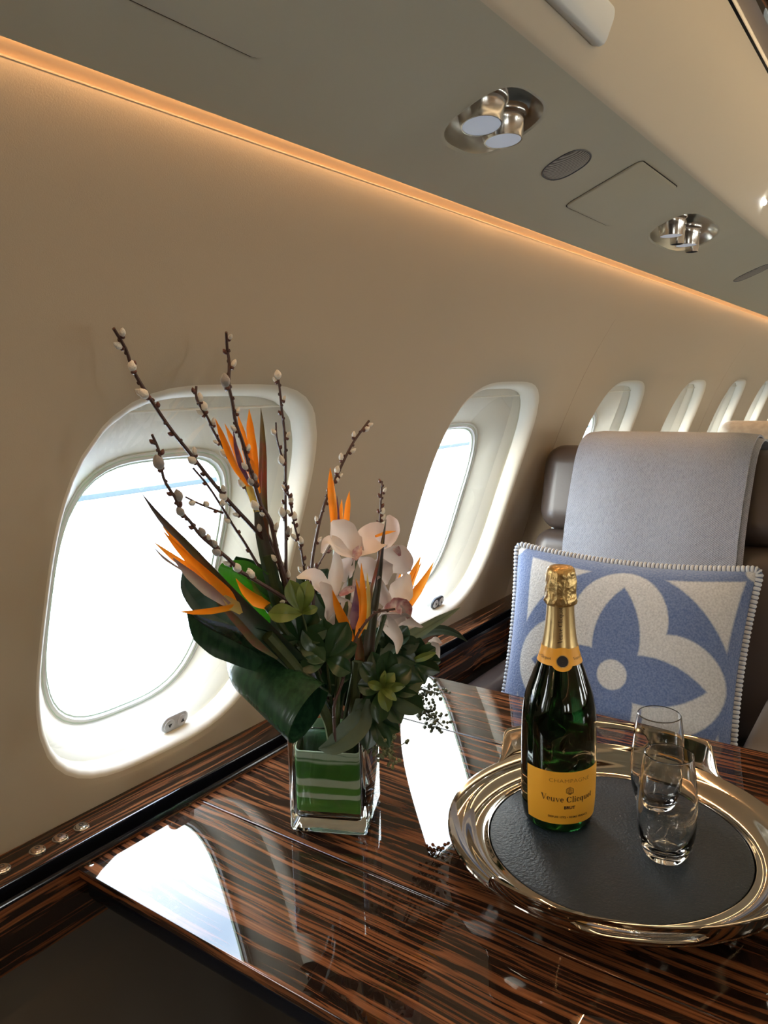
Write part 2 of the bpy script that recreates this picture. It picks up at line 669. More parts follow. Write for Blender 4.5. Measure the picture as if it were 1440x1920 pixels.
vis_left = []
wn = 0
for s in (1, -1):
    base = {}
    for k in range(-3, 9):
        wn += 1
        cx = WCX + k * PITCH
        if not base:
            src = cx
            o = struct(obj('window_%d' % wn, reveal_mb(s, cx), M['surround'], org=(cx, wy(WCZ) if s > 0 else 2 * YC - wy(WCZ), WCZ)))
            fr = obj('inner_frame', frame_mb(s, cx), [M['frame'], M['gasket']], o)
            pn = obj('glass_pane', disc_mb(-.0054, .0935, s, cx), M['pane'], o)
            ip = obj('clear_panel', disc_mb(.0028, .0335, s, cx, WI, WJ, WCZ, 0), M['inner'], o)
            tb = MB()
            rows = []
            for q in range(13):
                x = -0.125 + 0.25 * q / 12
                rows.append([wpt(x, z, d, s, cx) for z, d in ((WCZ + WJ - .016, .0325), (WCZ + WJ - .0145, .031), (WCZ + WJ - .013, .0325))])
            tb.grid(rows, 0)
            sh = obj('shade_rail', tb, M['surround'], o)
            base = dict(o=o, ch=[fr, pn, ip, sh])
            cur = o
        else:
            b = base['o']
            cur = b.copy()
            cur.name = 'window_%d' % wn
            cur.location = (cx, b.location.y, b.location.z)
            COL.objects.link(cur)
            for c in base['ch']:
                c2 = c.copy()
                c2.parent = cur
                COL.objects.link(c2)
        if s < 0 and k in (-1, 0):
            obj('window_shade', disc_mb(.0, .0455, s, WCX - 3 * PITCH, WI - .004, WJ - .004, WCZ, 0), M['surround'], base['o']).parent = cur  # unseen closed shade, added to cut daylight from the opposite windows
        if s > 0:
            vis_left.append(cur)
        y = wy(PZ) + .13
        if (s > 0 and -1 <= k <= 5) or (s < 0 and k in (-3, -2, 1, 2, 3, 4)):
            area('window_portal', (cx, y if s > 0 else 2 * YC - y, PZ), (PI / 2 if s < 0 else -PI / 2, 0, 0), .30, .38, 1, (1, 1, 1), portal=True)


# shade switches on the windows
def surf_frame(x, z, d, cx):
    p = wpt(x, z, d, 1, cx)
    px_ = wpt(x + .002, z, d, 1, cx) - p
    pz_ = wpt(x, z + .002, d, 1, cx) - p
    ex = px_.normalized()
    n = px_.cross(pz_).normalized()
    if n.y > 0:
        n = -n
    return p, ex, n, ex.cross(n).normalized() * (-1 if ex.cross(n).z < 0 else 1)


def pill(mb, p, ex, ez, n, L_, R, h, mi=0, off=0.0):
    ring = []
    for k in range(28):
        a = 2 * PI * k / 28
        ring.append((math.cos(a) * R + (L_ if math.cos(a) >= 0 else -L_), math.sin(a) * R))
    r0 = [p + n * off + ex * x + ez * z for x, z in ring]
    r1 = [q + n * h * .7 for q in r0]
    r2_ = [p + n * (off + h) + ex * x * .93 + ez * z * .88 for x, z in ring]
    mb.grid([r0, r1, r2_], mi, closed=True)
    mb.cap(r2_, mi)


for i, wo in enumerate(vis_left):
    k = i - 3
    if k not in (-1, 0, 1, 2, 3):
        continue
    cx = WCX + k * PITCH
    m1, m2 = (M['grey'], M['grey']) if k == 0 else (M['darkgrey'], M['grey'])
    p, ex, n, ez = surf_frame(.040, .7505, .0300, cx)
    mb = MB()
    pill(mb, p, ex, ez, n, .0100, .0125, .004)
    sw = obj('shade_switch', mb, m1, wo)
    for sgn in (-1, 1):
        mb = MB()
        pill(mb, p + ex * .0108 * sgn, ex, ez, n, 0.0, .0086, .0018, off=.004)
        b_ = obj('button', mb, m2, sw)
        mb = MB()
        q = p + ex * .0108 * sgn + n * .0061
        u = ez * sgn
        mb.add([q + u * .0038, q - u * .0026 + ex * .0036, q - u * .0026 - ex * .0036], [[0, 1, 2]])
        # a triangle mark is part of the button's face
        obj('arrow_mark', mb, M['mark'], sw)
    mb = MB()
    box_mb(mb, p - ez * .0165 + n * .001, (.0045, .003, .011), .0006)
    obj('switch_tab', mb, M['steel'], wo)

# stitched seams of the wall panels
tn = 1
for xs in (WCX + 1.5 * PITCH - .015, WCX + 3.5 * PITCH - .015, WCX - 0.5 * PITCH - .005 - PITCH):
    mb = MB()
    zs = np.linspace(Z0 + .005, Z1 - .002, 60)
    rows = []
    for z in zs:
        y = wy(z)
        rows.append([Vector((xs + dx, y + dy, z)) for dx, dy in ((-.0016, .0004), (-.0006, -.0006), (.0006, -.0006), (.0016, .0004))])
    mb.grid(rows)
    struct(obj('trim_%d' % tn, mb, mat('seam_%d' % tn, (0.40, 0.32, 0.235), rough=0.7)))
    tn += 1

# ------------------------------------------------------------------ cove light, overhead panel, ceiling
for s in (1, -1):
    T = (.4955, 1.19 + .2145)
    E = (.479, 1.19 + .2225)
    mb = MB()
    rows = [[side(Vector((x, *q)), s) for q in ((.4905, Z1 - .001), (.4935, Z1 + .0005), T)] for x in (X_END0, X_END1)]
    mb.grid(rows)
    struct(obj('trim_%d' % tn, mb, M['wall']))
    tn += 1
    mb = MB()
    rows = [[side(Vector((x, *q)), s) for q in (T, E)] for x in np.linspace(X_END0, X_END1, 12)]
    mb.grid(rows)
    struct(obj('trim_%d' % tn, mb, M['cove']))
    tn += 1

PA_, PBB = .4045, .395                          # overhead panel plane z = 1.19 + .4045 - .395 y


def pz(y):
    return 1.19 + PA_ - PBB * y


PY0, PY1 = .476, .2963
PN = Vector((0, -PBB, -1)).normalized()          # faces down and inwards


def ppt(x, y, d=0.0, s=1):
    """point on the overhead panel, d metres up into it"""
    return side(Vector((x, y, pz(y))) - PN * d, s)


HOUS = [(0.7275, .372, .053, .041, 2), (1.452, .372, .124, .040, 4)]
mb = MB()
PNUM = 48


def hous_ring(h, e, d, n=3.0):
    cx, cyy, a, b, _ = h
    A = angles(cx, cyy, cx - a - .05, cx + a + .05, PY1, PY0, PNUM)
    return [ppt(cx + x, cyy + y, d) for x, y in (se(t, a + e, b + e, n) for t in A)]


xs = [X_END0]
for h in HOUS:
    cx, cyy, a, b, _ = h
    x0, x1 = cx - a - .05, cx + a + .05
    mb.grid([[ppt(x, y) for y in (PY0, .40, .35, PY1)] for x in np.linspace(xs[-1], x0, 6)])
    A = angles(cx, cyy, x0, x1, PY1, PY0, PNUM)
    rr = []
    for t in A:
        ax, ay = rect_pt(t, x0 - cx, x1 - cx, PY1 - cyy, PY0 - cyy)
        rr.append(ppt(cx + ax, cyy + ay))
    mb.grid([rr, hous_ring(h, .006, 0), hous_ring(h, .003, -.0012), hous_ring(h, 0, 0)], closed=True)
    xs.append(x1)
mb.grid([[ppt(x, y) for y in (PY0, .40, .35, PY1)] for x in np.linspace(xs[-1], X_END1, 10)])
# outer return of the panel up into the cove
mb.grid([[Vector((x, *q)) for q in ((.479, 1.19 + .2225), (.4765, 1.19 + .2195), (.476, pz(.476)))] for x in (X_END0, X_END1)])
struct(obj('trim_%d' % tn, mb, M['psu']))
tn += 1
mb = MB()
mb.grid([[ppt(x, y, 0, -1) for y in (.479, .40, .35, PY1)] for x in np.linspace(X_END0, X_END1, 6)])
struct(obj('trim_%d' % tn, mb, M['psu']))
tn += 1

UP = [(.2963, .2874), (.2935, .2905), (.2905, .2965), (.283, .317), (.270, .352), (.258, .396), (.2505, .432), (.2475, .478)]
mb = MB()
for s in (1, -1):
    P_ = [(.2985, .2866)] + UP
    mb.grid([[side(Vector((x, y, 1.19 + z)), s) for y, z in P_] for x in np.linspace(X_END0, X_END1, 16)])
struct(obj('ceiling', mb, M['upper']))
mb = MB()
for s in (1, -1):
    mb.grid([[side(Vector((x, y, 1.19 + z)), s) for y, z in ((.2475, .478), (.2445, .480), (.243, .487))] for x in (X_END0, X_END1)], 0)
    mb.grid([[side(Vector((x, y, 1.19 + z)), s) for y, z in ((.243, .487), (.238, .500), (.232, .507))] for x in (X_END0, X_END1)], 1)
    mb.grid([[side(Vector((x, y, 1.19 + z)), s) for y, z in ((.232, .507), (.205, .530), (.16, .56))] for x in (X_END0, X_END1)], 2)
struct(obj('trim_%d' % tn, mb, [M['black'], mat('bronze_edge', (.16, .12, .10), rough=.4, metal=.5), M['zebraX']]))
tn += 1
mb = MB()
prof = [(.16, .56), (.05, .60), (-.15, .63), (YC, .64), (2 * YC + .15, .63), (2 * YC - .05, .60), (2 * YC - .16, .56)]
mb.grid([[Vector((x, y, 1.19 + z)) for y, z in prof] for x in (X_END0, X_END1)])
tag(struct(obj('ceiling_centre', mb, M['upper'])), 'cream centre ceiling between the wood valances', 'ceiling')


# overhead light housings
def lathe_on(mb, c, ax, prof, seg=32, mi=0):
    s_, b_ = frame_of(ax)
    rows = [[c + ax * z + (s_ * math.cos(2 * PI * k / seg) + b_ * math.sin(2 * PI * k / seg)) * max(r, 1e-5) for k in range(seg)] for r, z in prof]
    mb.grid(rows, mi, closed=True)


def lamp_unit(parent, x, y, r, drop, tilt, name='spotlight', lensmat=None, rec=.012):
    ax = (PN + Vector(tilt)).normalized()
    c = ppt(x, y, rec)
    mb = MB()
    lathe_on(mb, c, ax, [(r * 1.38, -.004), (r * 1.38, .001), (r * 1.30, .003), (r * 1.20, .004), (r * 1.18, drop * .35), (r * 1.13, drop * .40), (r * 1.05, drop * .85), (r, drop), (r * .93, drop)])
    o = obj(name, mb, M['steel'], parent)
    mb = MB()
    if lensmat:
        lathe_on(mb, c, ax, [(r * .93, drop - .0003), (r * .5, drop + .0004), (0, drop + .0006)])
        obj('lens', mb, lensmat, o)
    else:
        lathe_on(mb, c, ax, [(r * .93, drop), (r * .90, drop * .72), (r * .5, drop * .72), (r * .46, drop * .86), (0, drop * .86)])
        obj('nozzle_insert', mb, M['darkgrey'], o)
    return o


for hi, h in enumerate(HOUS):
    cx, cyy, a, b, nl = h
    root = thing('overhead_light_unit', ('recessed ceiling light unit with two large brushed steel spotlights' if hi == 0 else
                                         'farther recessed ceiling unit with two spotlights and two small air nozzles'), 'ceiling light', ppt(cx, cyy))
    mb = MB()
    rows = [hous_ring(h, 0, 0), hous_ring(h, -.002, .006), hous_ring(h, -.006, .014), hous_ring(h, -.014, .020), hous_ring(h, -.026, .022)]
    A = hous_ring(h, -b * .96, .022, 2)
    mb.grid(rows + [A], closed=True)
    mb.cap(A)
    obj('bezel', mb, M['satin'], root)
    if hi == 0:
        lamp_unit(root, cx - .020, cyy - .001, .0200, .024, (-.12, .25, 0), lensmat=M['lens'], rec=.016)
        lamp_unit(root, cx + .030, cyy + .001, .0195, .024, (-.04, .28, 0), lensmat=M['lens'], rec=.016)
    else:
        lamp_unit(root, cx - .075, cyy - .002, .0185, .030, (0, .36, 0), lensmat=M['lens'], rec=.016)
        lamp_unit(root, cx - .022, cyy + .002, .011, .034, (0, .36, 0), 'air_nozzle', rec=.016)
        lamp_unit(root, cx + .030, cyy + .0, .0185, .030, (0, .36, 0), lensmat=M['lens'], rec=.016)
        lamp_unit(root, cx + .080, cyy + .002, .011, .034, (0, .36, 0), 'air_nozzle', rec=.016)

# speaker grilles
gm = mat('grille_mesh', (0.30, 0.285, 0.25), rough=0.5, metal=0.3)
_nt = gm.node_tree
_p = _nt.nodes['Principled BSDF']
_tc = _nt.nodes.new('ShaderNodeTexCoord')
_wv = _nt.nodes.new('ShaderNodeTexWave')
_wv.wave_type = 'BANDS'
_wv.bands_direction = 'DIAGONAL'
_wv.inputs['Scale'].default_value = 130
_rp = _nt.nodes.new('ShaderNodeValToRGB')
_rp.color_ramp.elements[0].color = (.10, .09, .08, 1)
_rp.color_ramp.elements[1].color = (.46, .44, .39, 1)
_nt.links.new(_tc.outputs['Object'], _wv.inputs['Vector'])
_nt.links.new(_wv.outputs['Fac'], _rp.inputs[0])
_nt.links.new(_rp.outputs[0], _p.inputs['Base Color'])
for gi, (gx, gy, ga, gb) in enumerate(((.914, .3725, .030, .025), (2.075, .372, .034, .040))):
    root = thing('speaker_grille', ('oval woven metal speaker grille beside the nearer light unit' if gi == 0 else
                                    'plain grey speaker grille at the right edge beyond the farther light unit'), 'speaker grille', ppt(gx, gy))
    R_ = lambda e, d: [ppt(gx + x, gy + y, d) for x, y in (se(2 * PI * k / 40, ga + e, gb + e, 2.5) for k in range(40))]
    mb = MB()
    mb.grid([R_(.0018, 0), R_(.0012, -.001), R_(0, -.0008), R_(-.0004, .0)], closed=True)
    obj('rim', mb, M['darkgrey'], root)
    mb = MB()
    mb.grid([R_(-.0004, -.0002), R_(-.004, -.0012), R_(-.012, -.002), R_(-.021, -.0022)], closed=True)
    mb.cap(R_(-.021, -.0022))
    obj('mesh_cover', mb, gm, root)

# flush service doors
for di, (x0, x1, y0, y1) in enumerate(((1.026, 1.200, .320, .420), (-.10, .452, .310, .4175))):
    root = thing('oxygen_mask_door', ('small rectangular flush panel door between the two light units' if di == 0 else
                                      'large flush panel door with rounded corner at the top left'), 'panel door', ppt((x0 + x1) / 2, (y0 + y1) / 2))
    cx, cyy, a, b = (x0 + x1) / 2, (y0 + y1) / 2, (x1 - x0) / 2, (y1 - y0) / 2

    def rr_(e, d, rc=.010 if di == 0 else .016):
        pts = []
        for qx, qy, a0 in ((1, 1, 0), (-1, 1, PI / 2), (-1, -1, PI), (1, -1, 1.5 * PI)):
            for k in range(6):
                t = a0 + k / 5 * PI / 2
                pts.append(ppt(cx + qx * (a - rc) + math.cos(t) * (rc + e), cyy + qy * (b - rc) + math.sin(t) * (rc + e), d))
        return pts
    mb = MB()
    mb.grid([rr_(.0014, -.0002), rr_(0, -.0002)], closed=True)
    obj('gap', mb, mat('gap_dark', (.03, .025, .02), rough=.8), root)
    mb = MB()
    mb.grid([rr_(0, .0), rr_(-.0001, -.0016), rr_(-.001, -.0024)], closed=True)
    mb.cap(rr_(-.001, -.0024))
    obj('door_panel', mb, M['psu'], root)

# ceiling lamps on the upper ceiling
UN = Vector((0, -.93, -.36)).normalized()


def slim_fixture(x0, x1, yz, hw, m, label, cat, name, grp=None):
    y, z = yz
    d = Vector((0, -.36, .93)).normalized()
    n = Vector((0, -.93, -.36)).normalized()
    c = Vector(((x0 + x1) / 2, y, 1.19 + z))
    mb = MB()
    rows = []
    for e, h_ in ((0, -.004), (0, .004), (-.0015, .0065), (-.004, .0075)):
        r = []
        rc = min(.011, hw * .8)
        for k in range(40):
            qx, qy = ((1, 1), (-1, 1), (-1, -1), (1, -1))[k // 10]
            t_ = (k // 10) * PI / 2 + (k % 10) / 9 * PI / 2
            X = qx * ((x1 - x0) / 2 - rc) + math.cos(t_) * (rc + e)
            Y = qy * (hw - rc) + math.sin(t_) * (rc + e)
            r.append(c + Vector((1, 0, 0)) * X + d * Y + n * h_)
        rows.append(r)
    mb.grid(rows, closed=True)
    mb.cap(rows[-1])
    return tag(obj(name, mb, m), label, cat, grp)


slim_fixture(.34, .765, (.276, .330), .0175, M['fixture'], 'white slim plastic wash light on the upper ceiling at the top edge', 'ceiling light', 'wash_light')
for i, x in enumerate((1.62, 1.80, 1.98)):
    slim_fixture(x - .012, x + .012, (.281, .327), .005, M['lamp'],
                 'tiny lit ceiling lamp mirrored as a streak in the dark table, %s' % ('nearest', 'middle', 'farthest')[i], 'ceiling lamp', 'ceiling_lamp', 'small lit lamps on the upper ceiling')

# ------------------------------------------------------------------ ledge, lower wall, floor, ends
for s in (1, -1):
    mb = MB()
    zl = .695
    mb.grid([[side(Vector((x, *q)), s) for q in ((.830, zl), (.747, zl), (.7455, zl - .0005))] for x in (X_END0, X_END1)], 0)
    mb.grid([[side(Vector((x, *q)), s) for q in ((.7455, zl - .0005), (.744, zl - .003), (.744, zl - .024), (.7275, zl - .024), (.7275, zl - .006), (.7262, zl - .0052), (.7245, zl - .008), (.724, zl - .011))] for x in (X_END0, X_END1)], 1)
    mb.grid([[side(Vector((x, *q)), s) for q in ((.724, zl - .011), (.724, .614), (.728, .610))] for x in (X_END0, X_END1)], 2)
    if s > 0:
        root = struct(obj('trim_%d' % tn, mb, [M['zebraX'], M['black'], M['zebraX']], wn=True))
    else:
        root = struct(obj('trim_%d' % tn, mb, [M['zebraX'], M['black'], M['zebraX']], wn=True))
    tn += 1
    mb = MB()
    mb.grid([[side(Vector((x, *q)), s) for q in ((.728, .610), (.742, .606), (.745, .45), (.70, .12), (.62, 0))] for x in (X_END0, X_END1)])
    struct(obj('wall_lower_left' if s > 0 else 'wall_lower_right', mb, M['lower']))
mb = MB()
mb.grid([[Vector((x, y, 0)) for y in (.75, YC, 2 * YC - .75)] for x in (X_END0, X_END1)])
struct(obj('floor', mb, M['carpet']))
for nm, x in (('wall_back', X_END0), ('wall_front', X_END1)):
    mb = MB()
    mb.grid([[Vector((x, y, z)) for y in (1.0, 2 * YC - 1.0)] for z in (0, 1.86)])
    struct(obj(nm, mb, M['wall'] if nm == 'wall_front' else M['leather']))

# control buttons on the ledge
for i, x in enumerate((.4665, .4395, .4120, .372, .348)):
    root = thing('ledge_button', 'round metal control button on the ledge, ' +
                 ('farthest of the row', 'second from the far end', 'third from the far end',
                  'cut off at the left edge of the photo', 'nearest of the row')[i], 'button', (x, .772, .695), 'metal buttons on the ledge')
    mb = MB()
    lathe(mb, [(.0088, 0), (.0088, .0012), (.0080, .0020), (.0072, .0018), (.0070, .0006)], (x, .772, .695), 32)
    obj('ring', mb, M['steel'], root)
    mb = MB()
    lathe(mb, [(.0067, .0004), (.0067, .0022), (.0060, .0034), (.004, .0040), (0, .0043)], (x, .772, .695), 32)
    cpart = obj('cap', mb, mat('button_copper', (.75, .55, .42), rough=.25, metal=1) if i else M['chrome'], root)
    mb = MB()
    lathe(mb, [(.0021, .0043), (.0023, .0047), (.0026, .0047), (.0028, .0043)], (x, .772, .695), 20)
    obj('symbol', mb, M['darkgrey'], root)

# ------------------------------------------------------------------ outside
mb = MB()
mb.grid([[Vector((x, y, -1.8)) for y in (1.6, 20, 90)] for x in (-60, 120)])
tag(obj('apron_ground', mb, M['apron']), 'bright pale concrete apron seen outside through the windows', 'ground')
bpy.data.objects['apron_ground']['kind'] = 'structure'
mb = MB()
box_mb(mb, (20, 20.0, -1.72), (160, .25, .15))
tag(obj('perimeter_wall', mb, M['roofline']), 'thin blue grey line far outside across the nearest window', 'wall')

# ------------------------------------------------------------------ table
TZ = .68
table = thing('dining_table', 'glossy ebony veneer pull-out table with zebra grain and hinged leaves', 'table', (.776, .3, 0))
for x0, x1, nm in ((.430, .5992, 'table_leaf'), (.6008, .9442, 'tabletop'), (.9458, 1.122, 'table_leaf')):
    mb = MB()
    box_mb(mb, ((x0 + x1) / 2, .1665, TZ - .006), (x1 - x0, 1.117, .012), .0014, 4)
    obj(nm, mb, M['zebraY'], table, wn=True)
mb = MB()
box_mb(mb, (.776, .1665, TZ - .0255), (.684, 1.113, .026), .010, 5)
obj('under_frame', mb, M['black'], table, wn=True)
mb = MB()
box_mb(mb, (.776, .45, .335), (.10, .10, .640), .01)
box_mb(mb, (.776, .45, .015), (.36, .30, .03), .01)
obj('pedestal', mb, M['black'], table)
mb = MB()
lathe(mb, [(0, .0006), (.0026, .0006), (.0034, .0003), (.0036, 0)], (.4425, .7205, TZ), 24)
obj('corner_stud', mb, M['chrome'], table)

# ------------------------------------------------------------------ tray
TC = Vector((.774, .247, 0))
AL = math.radians(24)
tray = thing('serving_tray', 'round polished metal tray with raised cut-out handles and dark leather inlay', 'tray', (TC.x, TC.y, TZ))
mb = MB()
c = Vector((TC.x, TC.y, 0))
lathe(mb, [(0, .6835), (.120, .6820), (.1372, .6920), (.1374, .6985), (.1386, .7004), (.1400, .7002), (.1425, .6985), (.147, .6985), (.154, .7005), (.161, .7050), (.166, .7088), (.1685, .7095),
           (.174, .7115), (.1790, .7145), (.1815, .7160), (.1832, .7155), (.1835, .7135), (.1815, .7110), (.172, .7045), (.160, .694), (.148, .6855), (.138, .6810), (.12, .6802), (0, .6802)], c, 128)
obj('tray_rim', mb, M['nickel'], tray)
mb = MB()
lathe(mb, [(0, .6980), (.1365, .6980), (.1366, .6994), (.1355, .7000), (.09, .7000), (0, .7000)], c, 96)
obj('leather_inlay', mb, M['pad'], tray)
for a0 in (AL, AL + PI):
    mb = MB()
    n = 121
    low, top = [], []
    half = math.radians(47)
    hh = math.radians(16.5)

    def fp(th, s, ramp):
        zz = .7150 + .031 * s * ramp
        rr = .1822 + .018 * s ** .8 * ramp
        if s > .95:
            rr += .0012
        return c + Vector((rr * math.cos(a0 + th), rr * math.sin(a0 + th), zz))
    rows_l, rows_t = [], []
    for i in range(n):
        th = -half + 2 * half * i / (n - 1)
        q = min(1, (half - abs(th)) / math.radians(9))
        ramp = q * q * (3 - 2 * q)
        if abs(th) < hh:
            e_ = math.sqrt(max(0, 1 - (abs(th) / hh) ** 6))
            sb, st = .45 - .27 * e_, .45 + .30 * e_
        else:
            sb = st = .45
        rows_l.append([fp(th, sb * k / 4, ramp) for k in range(5)])
        rows_t.append([fp(th, st + (1 - st) * k / 6, ramp) for k in range(7)])
    mb.grid(rows_l)
    mb.grid(rows_t)
    o = obj('handle', mb, M['nickel'], tray, angle=60)
    md = o.modifiers.new('thickness', 'SOLIDIFY')
    md.thickness = .0022
    md.offset = 0
    md2 = o.modifiers.new('edge', 'BEVEL')
    md2.width = .0007
    md2.segments = 2
    md2.limit_method = 'ANGLE'

# ------------------------------------------------------------------ champagne bottle
BC = Vector((.7806, .3179, .7003))
BF = Vector((-.926, -.377, 0)).normalized()
BR = Vector((.377, -.926, 0)).normalized()
BR = (BR - BF * BR.dot(BF)).normalized()
bottle = thing('champagne_bottle', 'dark green champagne bottle with orange label and gold foil top on the tray', 'bottle', BC)
BP = [(0, .006), (.012, .005), (.026, .0006), (.031, 0), (.0355, .0015), (.0385, .006), (.0402, .016), (.0412, .030), (.0417, .055), (.0418, .085), (.0415, .110), (.0409, .125), (.0396, .138), (.0375, .149), (.0345, .159),
      (.0305, .170), (.0268, .181), (.0232, .191), (.0205, .200), (.0188, .208), (.0172, .218), (.0158, .230), (.0148, .242), (.0143, .252), (.0140, .286), (0, .287)]
mb = MB()
lathe(mb, BP, BC, 72)
obj('glass_body', mb, M['bottle'], bottle, angle=80)


def brad(h):
    for (r0, h0), (r1, h1) in zip(BP[3:], BP[4:]):
        if h0 <= h <= h1:
            return r0 + (r1 - r0) * (h - h0) / max(h1 - h0, 1e-9)
    return .014


def bp_(phi, h, off=.0):
    r = brad(h) + off
    return BC + (BF * math.cos(phi) + BR * math.sin(phi)) * r + Vector((0, 0, h))


# gold foil: crown and neck sleeve
mb = MB()
rows = []
for r, h in ((.0142, .2535), (.0160, .2530), (.0172, .2545), (.0177, .2570), (.0174, .2600), (.0164, .2625), (.0160, .2680), (.0163, .2740), (.0160, .2790), (.0155, .2850), (.0153, .2890), (.0146, .2925), (.0125, .2945), (.0070, .2955), (0, .2957)):
    row = []
    for k in range(72):
        a = 2 * PI * k / 72
        wob = (.0006 * math.sin(a * 6 + 1.3 * math.sin(h * 900)) + .0004 * math.sin(a * 17 + h * 1500)) * (1 if .254 < h < .291 else .2)
        if .262 < h < .289:
            wob += .0009 * max(0, math.cos(a * 4 + .9)) ** 8
        row.append(BC + (BF * math.cos(a) + BR * math.sin(a)) * max(r + wob, 1e-5) + Vector((0, 0, h)))
    rows.append(row)
mb.grid(rows, closed=True)
obj('foil_crown', mb, M['gold'], bottle, angle=50)
mb = MB()
rows = []
for h in np.linspace(.205, .2545, 18):
    row = []
    for k in range(64):
        a = 2 * PI * k / 64
        cr = .0005 * math.exp(-((a - 5.6) / .05) ** 2) + .0004 * math.exp(-((a - 5.78) / .04) ** 2)
        row.append(bp_(a, h, .0005 + cr))
    rows.append(row)
mb.grid(rows, closed=True)
obj('foil_sleeve', mb, M['goldneck'], bottle)
# neck band with round medallion
PH = math.radians(8)
mb = MB()
rows = []
for k in range(97):
    a = -PI + 2 * PI * k / 96
    d = a - PH
    bul = .0075 * math.sqrt(max(0, 1 - (d / .46) ** 2)) if abs(d) < .46 else 0
    lo, hi = .1890 - max(0, bul - .002) * .9, .2072 + max(0, bul - .0055) * .8
    rows.append([bp_(a, lo + (hi - lo) * q / 8, .0009) for q in range(9)])
mb.grid(rows)
nb = obj('neck_band', mb, M['label'], bottle)
mb = MB()


def cyl_disc(mb, ph, h, r, off, mi=0, n=40, r_in=0):
    R0 = brad(h)
    pts = lambda rr: [bp_(ph + rr * math.cos(t) / R0, h + rr * math.sin(t), off) for t in [2 * PI * k / n for k in range(n)]]
    rs = [r, r * .75, r * .5, r * .25, r * .02] if not r_in else [r, r_in]
    mb.grid([pts(q) for q in rs], mi, closed=True)


cyl_disc(mb, PH, .1945, .0058, .0013)
md_ = obj('medallion', mb, mat('medallion_dark', (.035, .035, .04), rough=.3, metal=.6, bump=(1500, 1, .001)), nb)
mb = MB()
cyl_disc(mb, PH, .1945, .0066, .0014, r_in=.0060)
obj('medallion_ring', mb, M['gold'], nb)
# front label
LP = math.radians(18)
mb = MB()
rows = []
for k in range(49):
    a = LP + math.radians(-70 + 140 * k / 48)
    rows.append([bp_(a, .0135 + (.0755 - .0135) * q / 10, .00035) for q in range(11)])
mb.grid(rows)
lab = obj('front_label', mb, M['label'], bottle)


# --- lettering
def font_polys(s, size, sx=1.0, bold=0.0, spacing=1.0):
    cu = bpy.data.curves.new('t', 'FONT')
    cu.body = s
    cu.size = size
    cu.offset = bold
    cu.space_character = spacing
    cu.align_x = 'CENTER'
    cu.resolution_u = 3
    o = bpy.data.objects.new('t', cu)
    COL.objects.link(o)
    dg = bpy.context.evaluated_depsgraph_get()
    me = o.evaluated_get(dg).to_mesh()
    vs_ = [(v.co.x * sx, v.co.y) for v in me.vertices]
    fs = [list(p.vertices) for p in me.polygons]
    o.evaluated_get(dg).to_mesh_clear()
    bpy.data.objects.remove(o)
    bpy.data.curves.remove(cu)
    return vs_, fs


def g_rect(x0, y0, x1, y1):
    return [[(x0, y0), (x1, y0), (x1, y1), (x0, y1)]]


def g_ring(cx, cy_, rx, ry, tx, ty, a0=0, a1=360, n=24):
    q = []
    for k in range(n):
        A, B = [math.radians(a0 + (a1 - a0) * (k + d) / n) for d in (0, 1)]
        q.append([(cx + rx * math.cos(A), cy_ + ry * math.sin(A)), (cx + rx * math.cos(B), cy_ + ry * math.sin(B)),
                  (cx + (rx - tx) * math.cos(B), cy_ + (ry - ty) * math.sin(B)), (cx + (rx - tx) * math.cos(A), cy_ + (ry - ty) * math.sin(A))])
    return q


def g_quad(a, b, c_, d):
    return [[a, b, c_, d]]


GL = {
    'V': (.66, g_quad((.04, .7), (.20, .7), (.38, .0), (.30, .0)) + g_quad((.56, .7), (.60, .7), (.38, .0), (.33, .0)) + g_rect(-.02, .675, .27, .7) + g_rect(.47, .675, .68, .7)),
    'v': (.50, g_quad((.03, .47), (.15, .47), (.30, .0), (.235, .0)) + g_quad((.41, .47), (.445, .47), (.29, .0), (.25, .0)) + g_rect(-.01, .455, .20, .475) + g_rect(.34, .455, .50, .475)),
    'e': (.46, g_ring(.23, .24, .19, .25, .11, .03, 0, 320) + g_rect(.10, .25, .41, .28)),
    'u': (.54, g_rect(.05, .10, .15, .475) + g_rect(.34, .0, .44, .475) + g_ring(.22, .13, .17, .14, .10, .05, 180, 350, 12) + g_rect(0, .455, .15, .475) + g_rect(.29, .455, .44, .475) + g_rect(.44, 0, .50, .02)),
    'C': (.66, g_ring(.34, .35, .30, .36, .15, .03, 42, 318) + g_rect(.55, .47, .585, .69) + g_rect(.57, .06, .60, .18)),
    'l': (.26, g_rect(.07, 0, .17, .74) + g_rect(0, 0, .24, .02) + g_rect(.01, .72, .17, .74)),
    'i': (.26, g_rect(.07, 0, .17, .475) + g_rect(0, 0, .24, .02) + g_rect(.01, .455, .17, .475) + g_ring(.12, .63, .06, .06, .06, .06, n=10)),
    'c': (.43, g_ring(.23, .24, .19, .25, .11, .03, 40, 320) + g_ring(.34, .37, .055, .055, .055, .055, n=10)),
    'q': (.54, g_ring(.23, .24, .19, .25, .11, .03) + g_rect(.34, -.22, .44, .475) + g_rect(.27, -.22, .50, -.20)),
    'o': (.48, g_ring(.23, .24, .19, .25, .11, .03)),
    't': (.32, g_rect(.08, .06, .18, .62) + g_rect(0, .45, .29, .475) + g_ring(.20, .08, .12, .09, .10, .03, 180, 320, 8)),
    ' ': (.24, []),
}


def serif_polys(s, size):
    vs_, fs = [], []
    x = 0
    for ch in s:
        wd, pl = GL[ch]
        for p in pl:
            fs.append([len(vs_) + i for i in range(len(p))])
            vs_ += [((x + px_) * size, py_ * size) for px_, py_ in p]
        x += wd
    tot = x * size
    return [(a - tot / 2, b) for a, b in vs_], fs


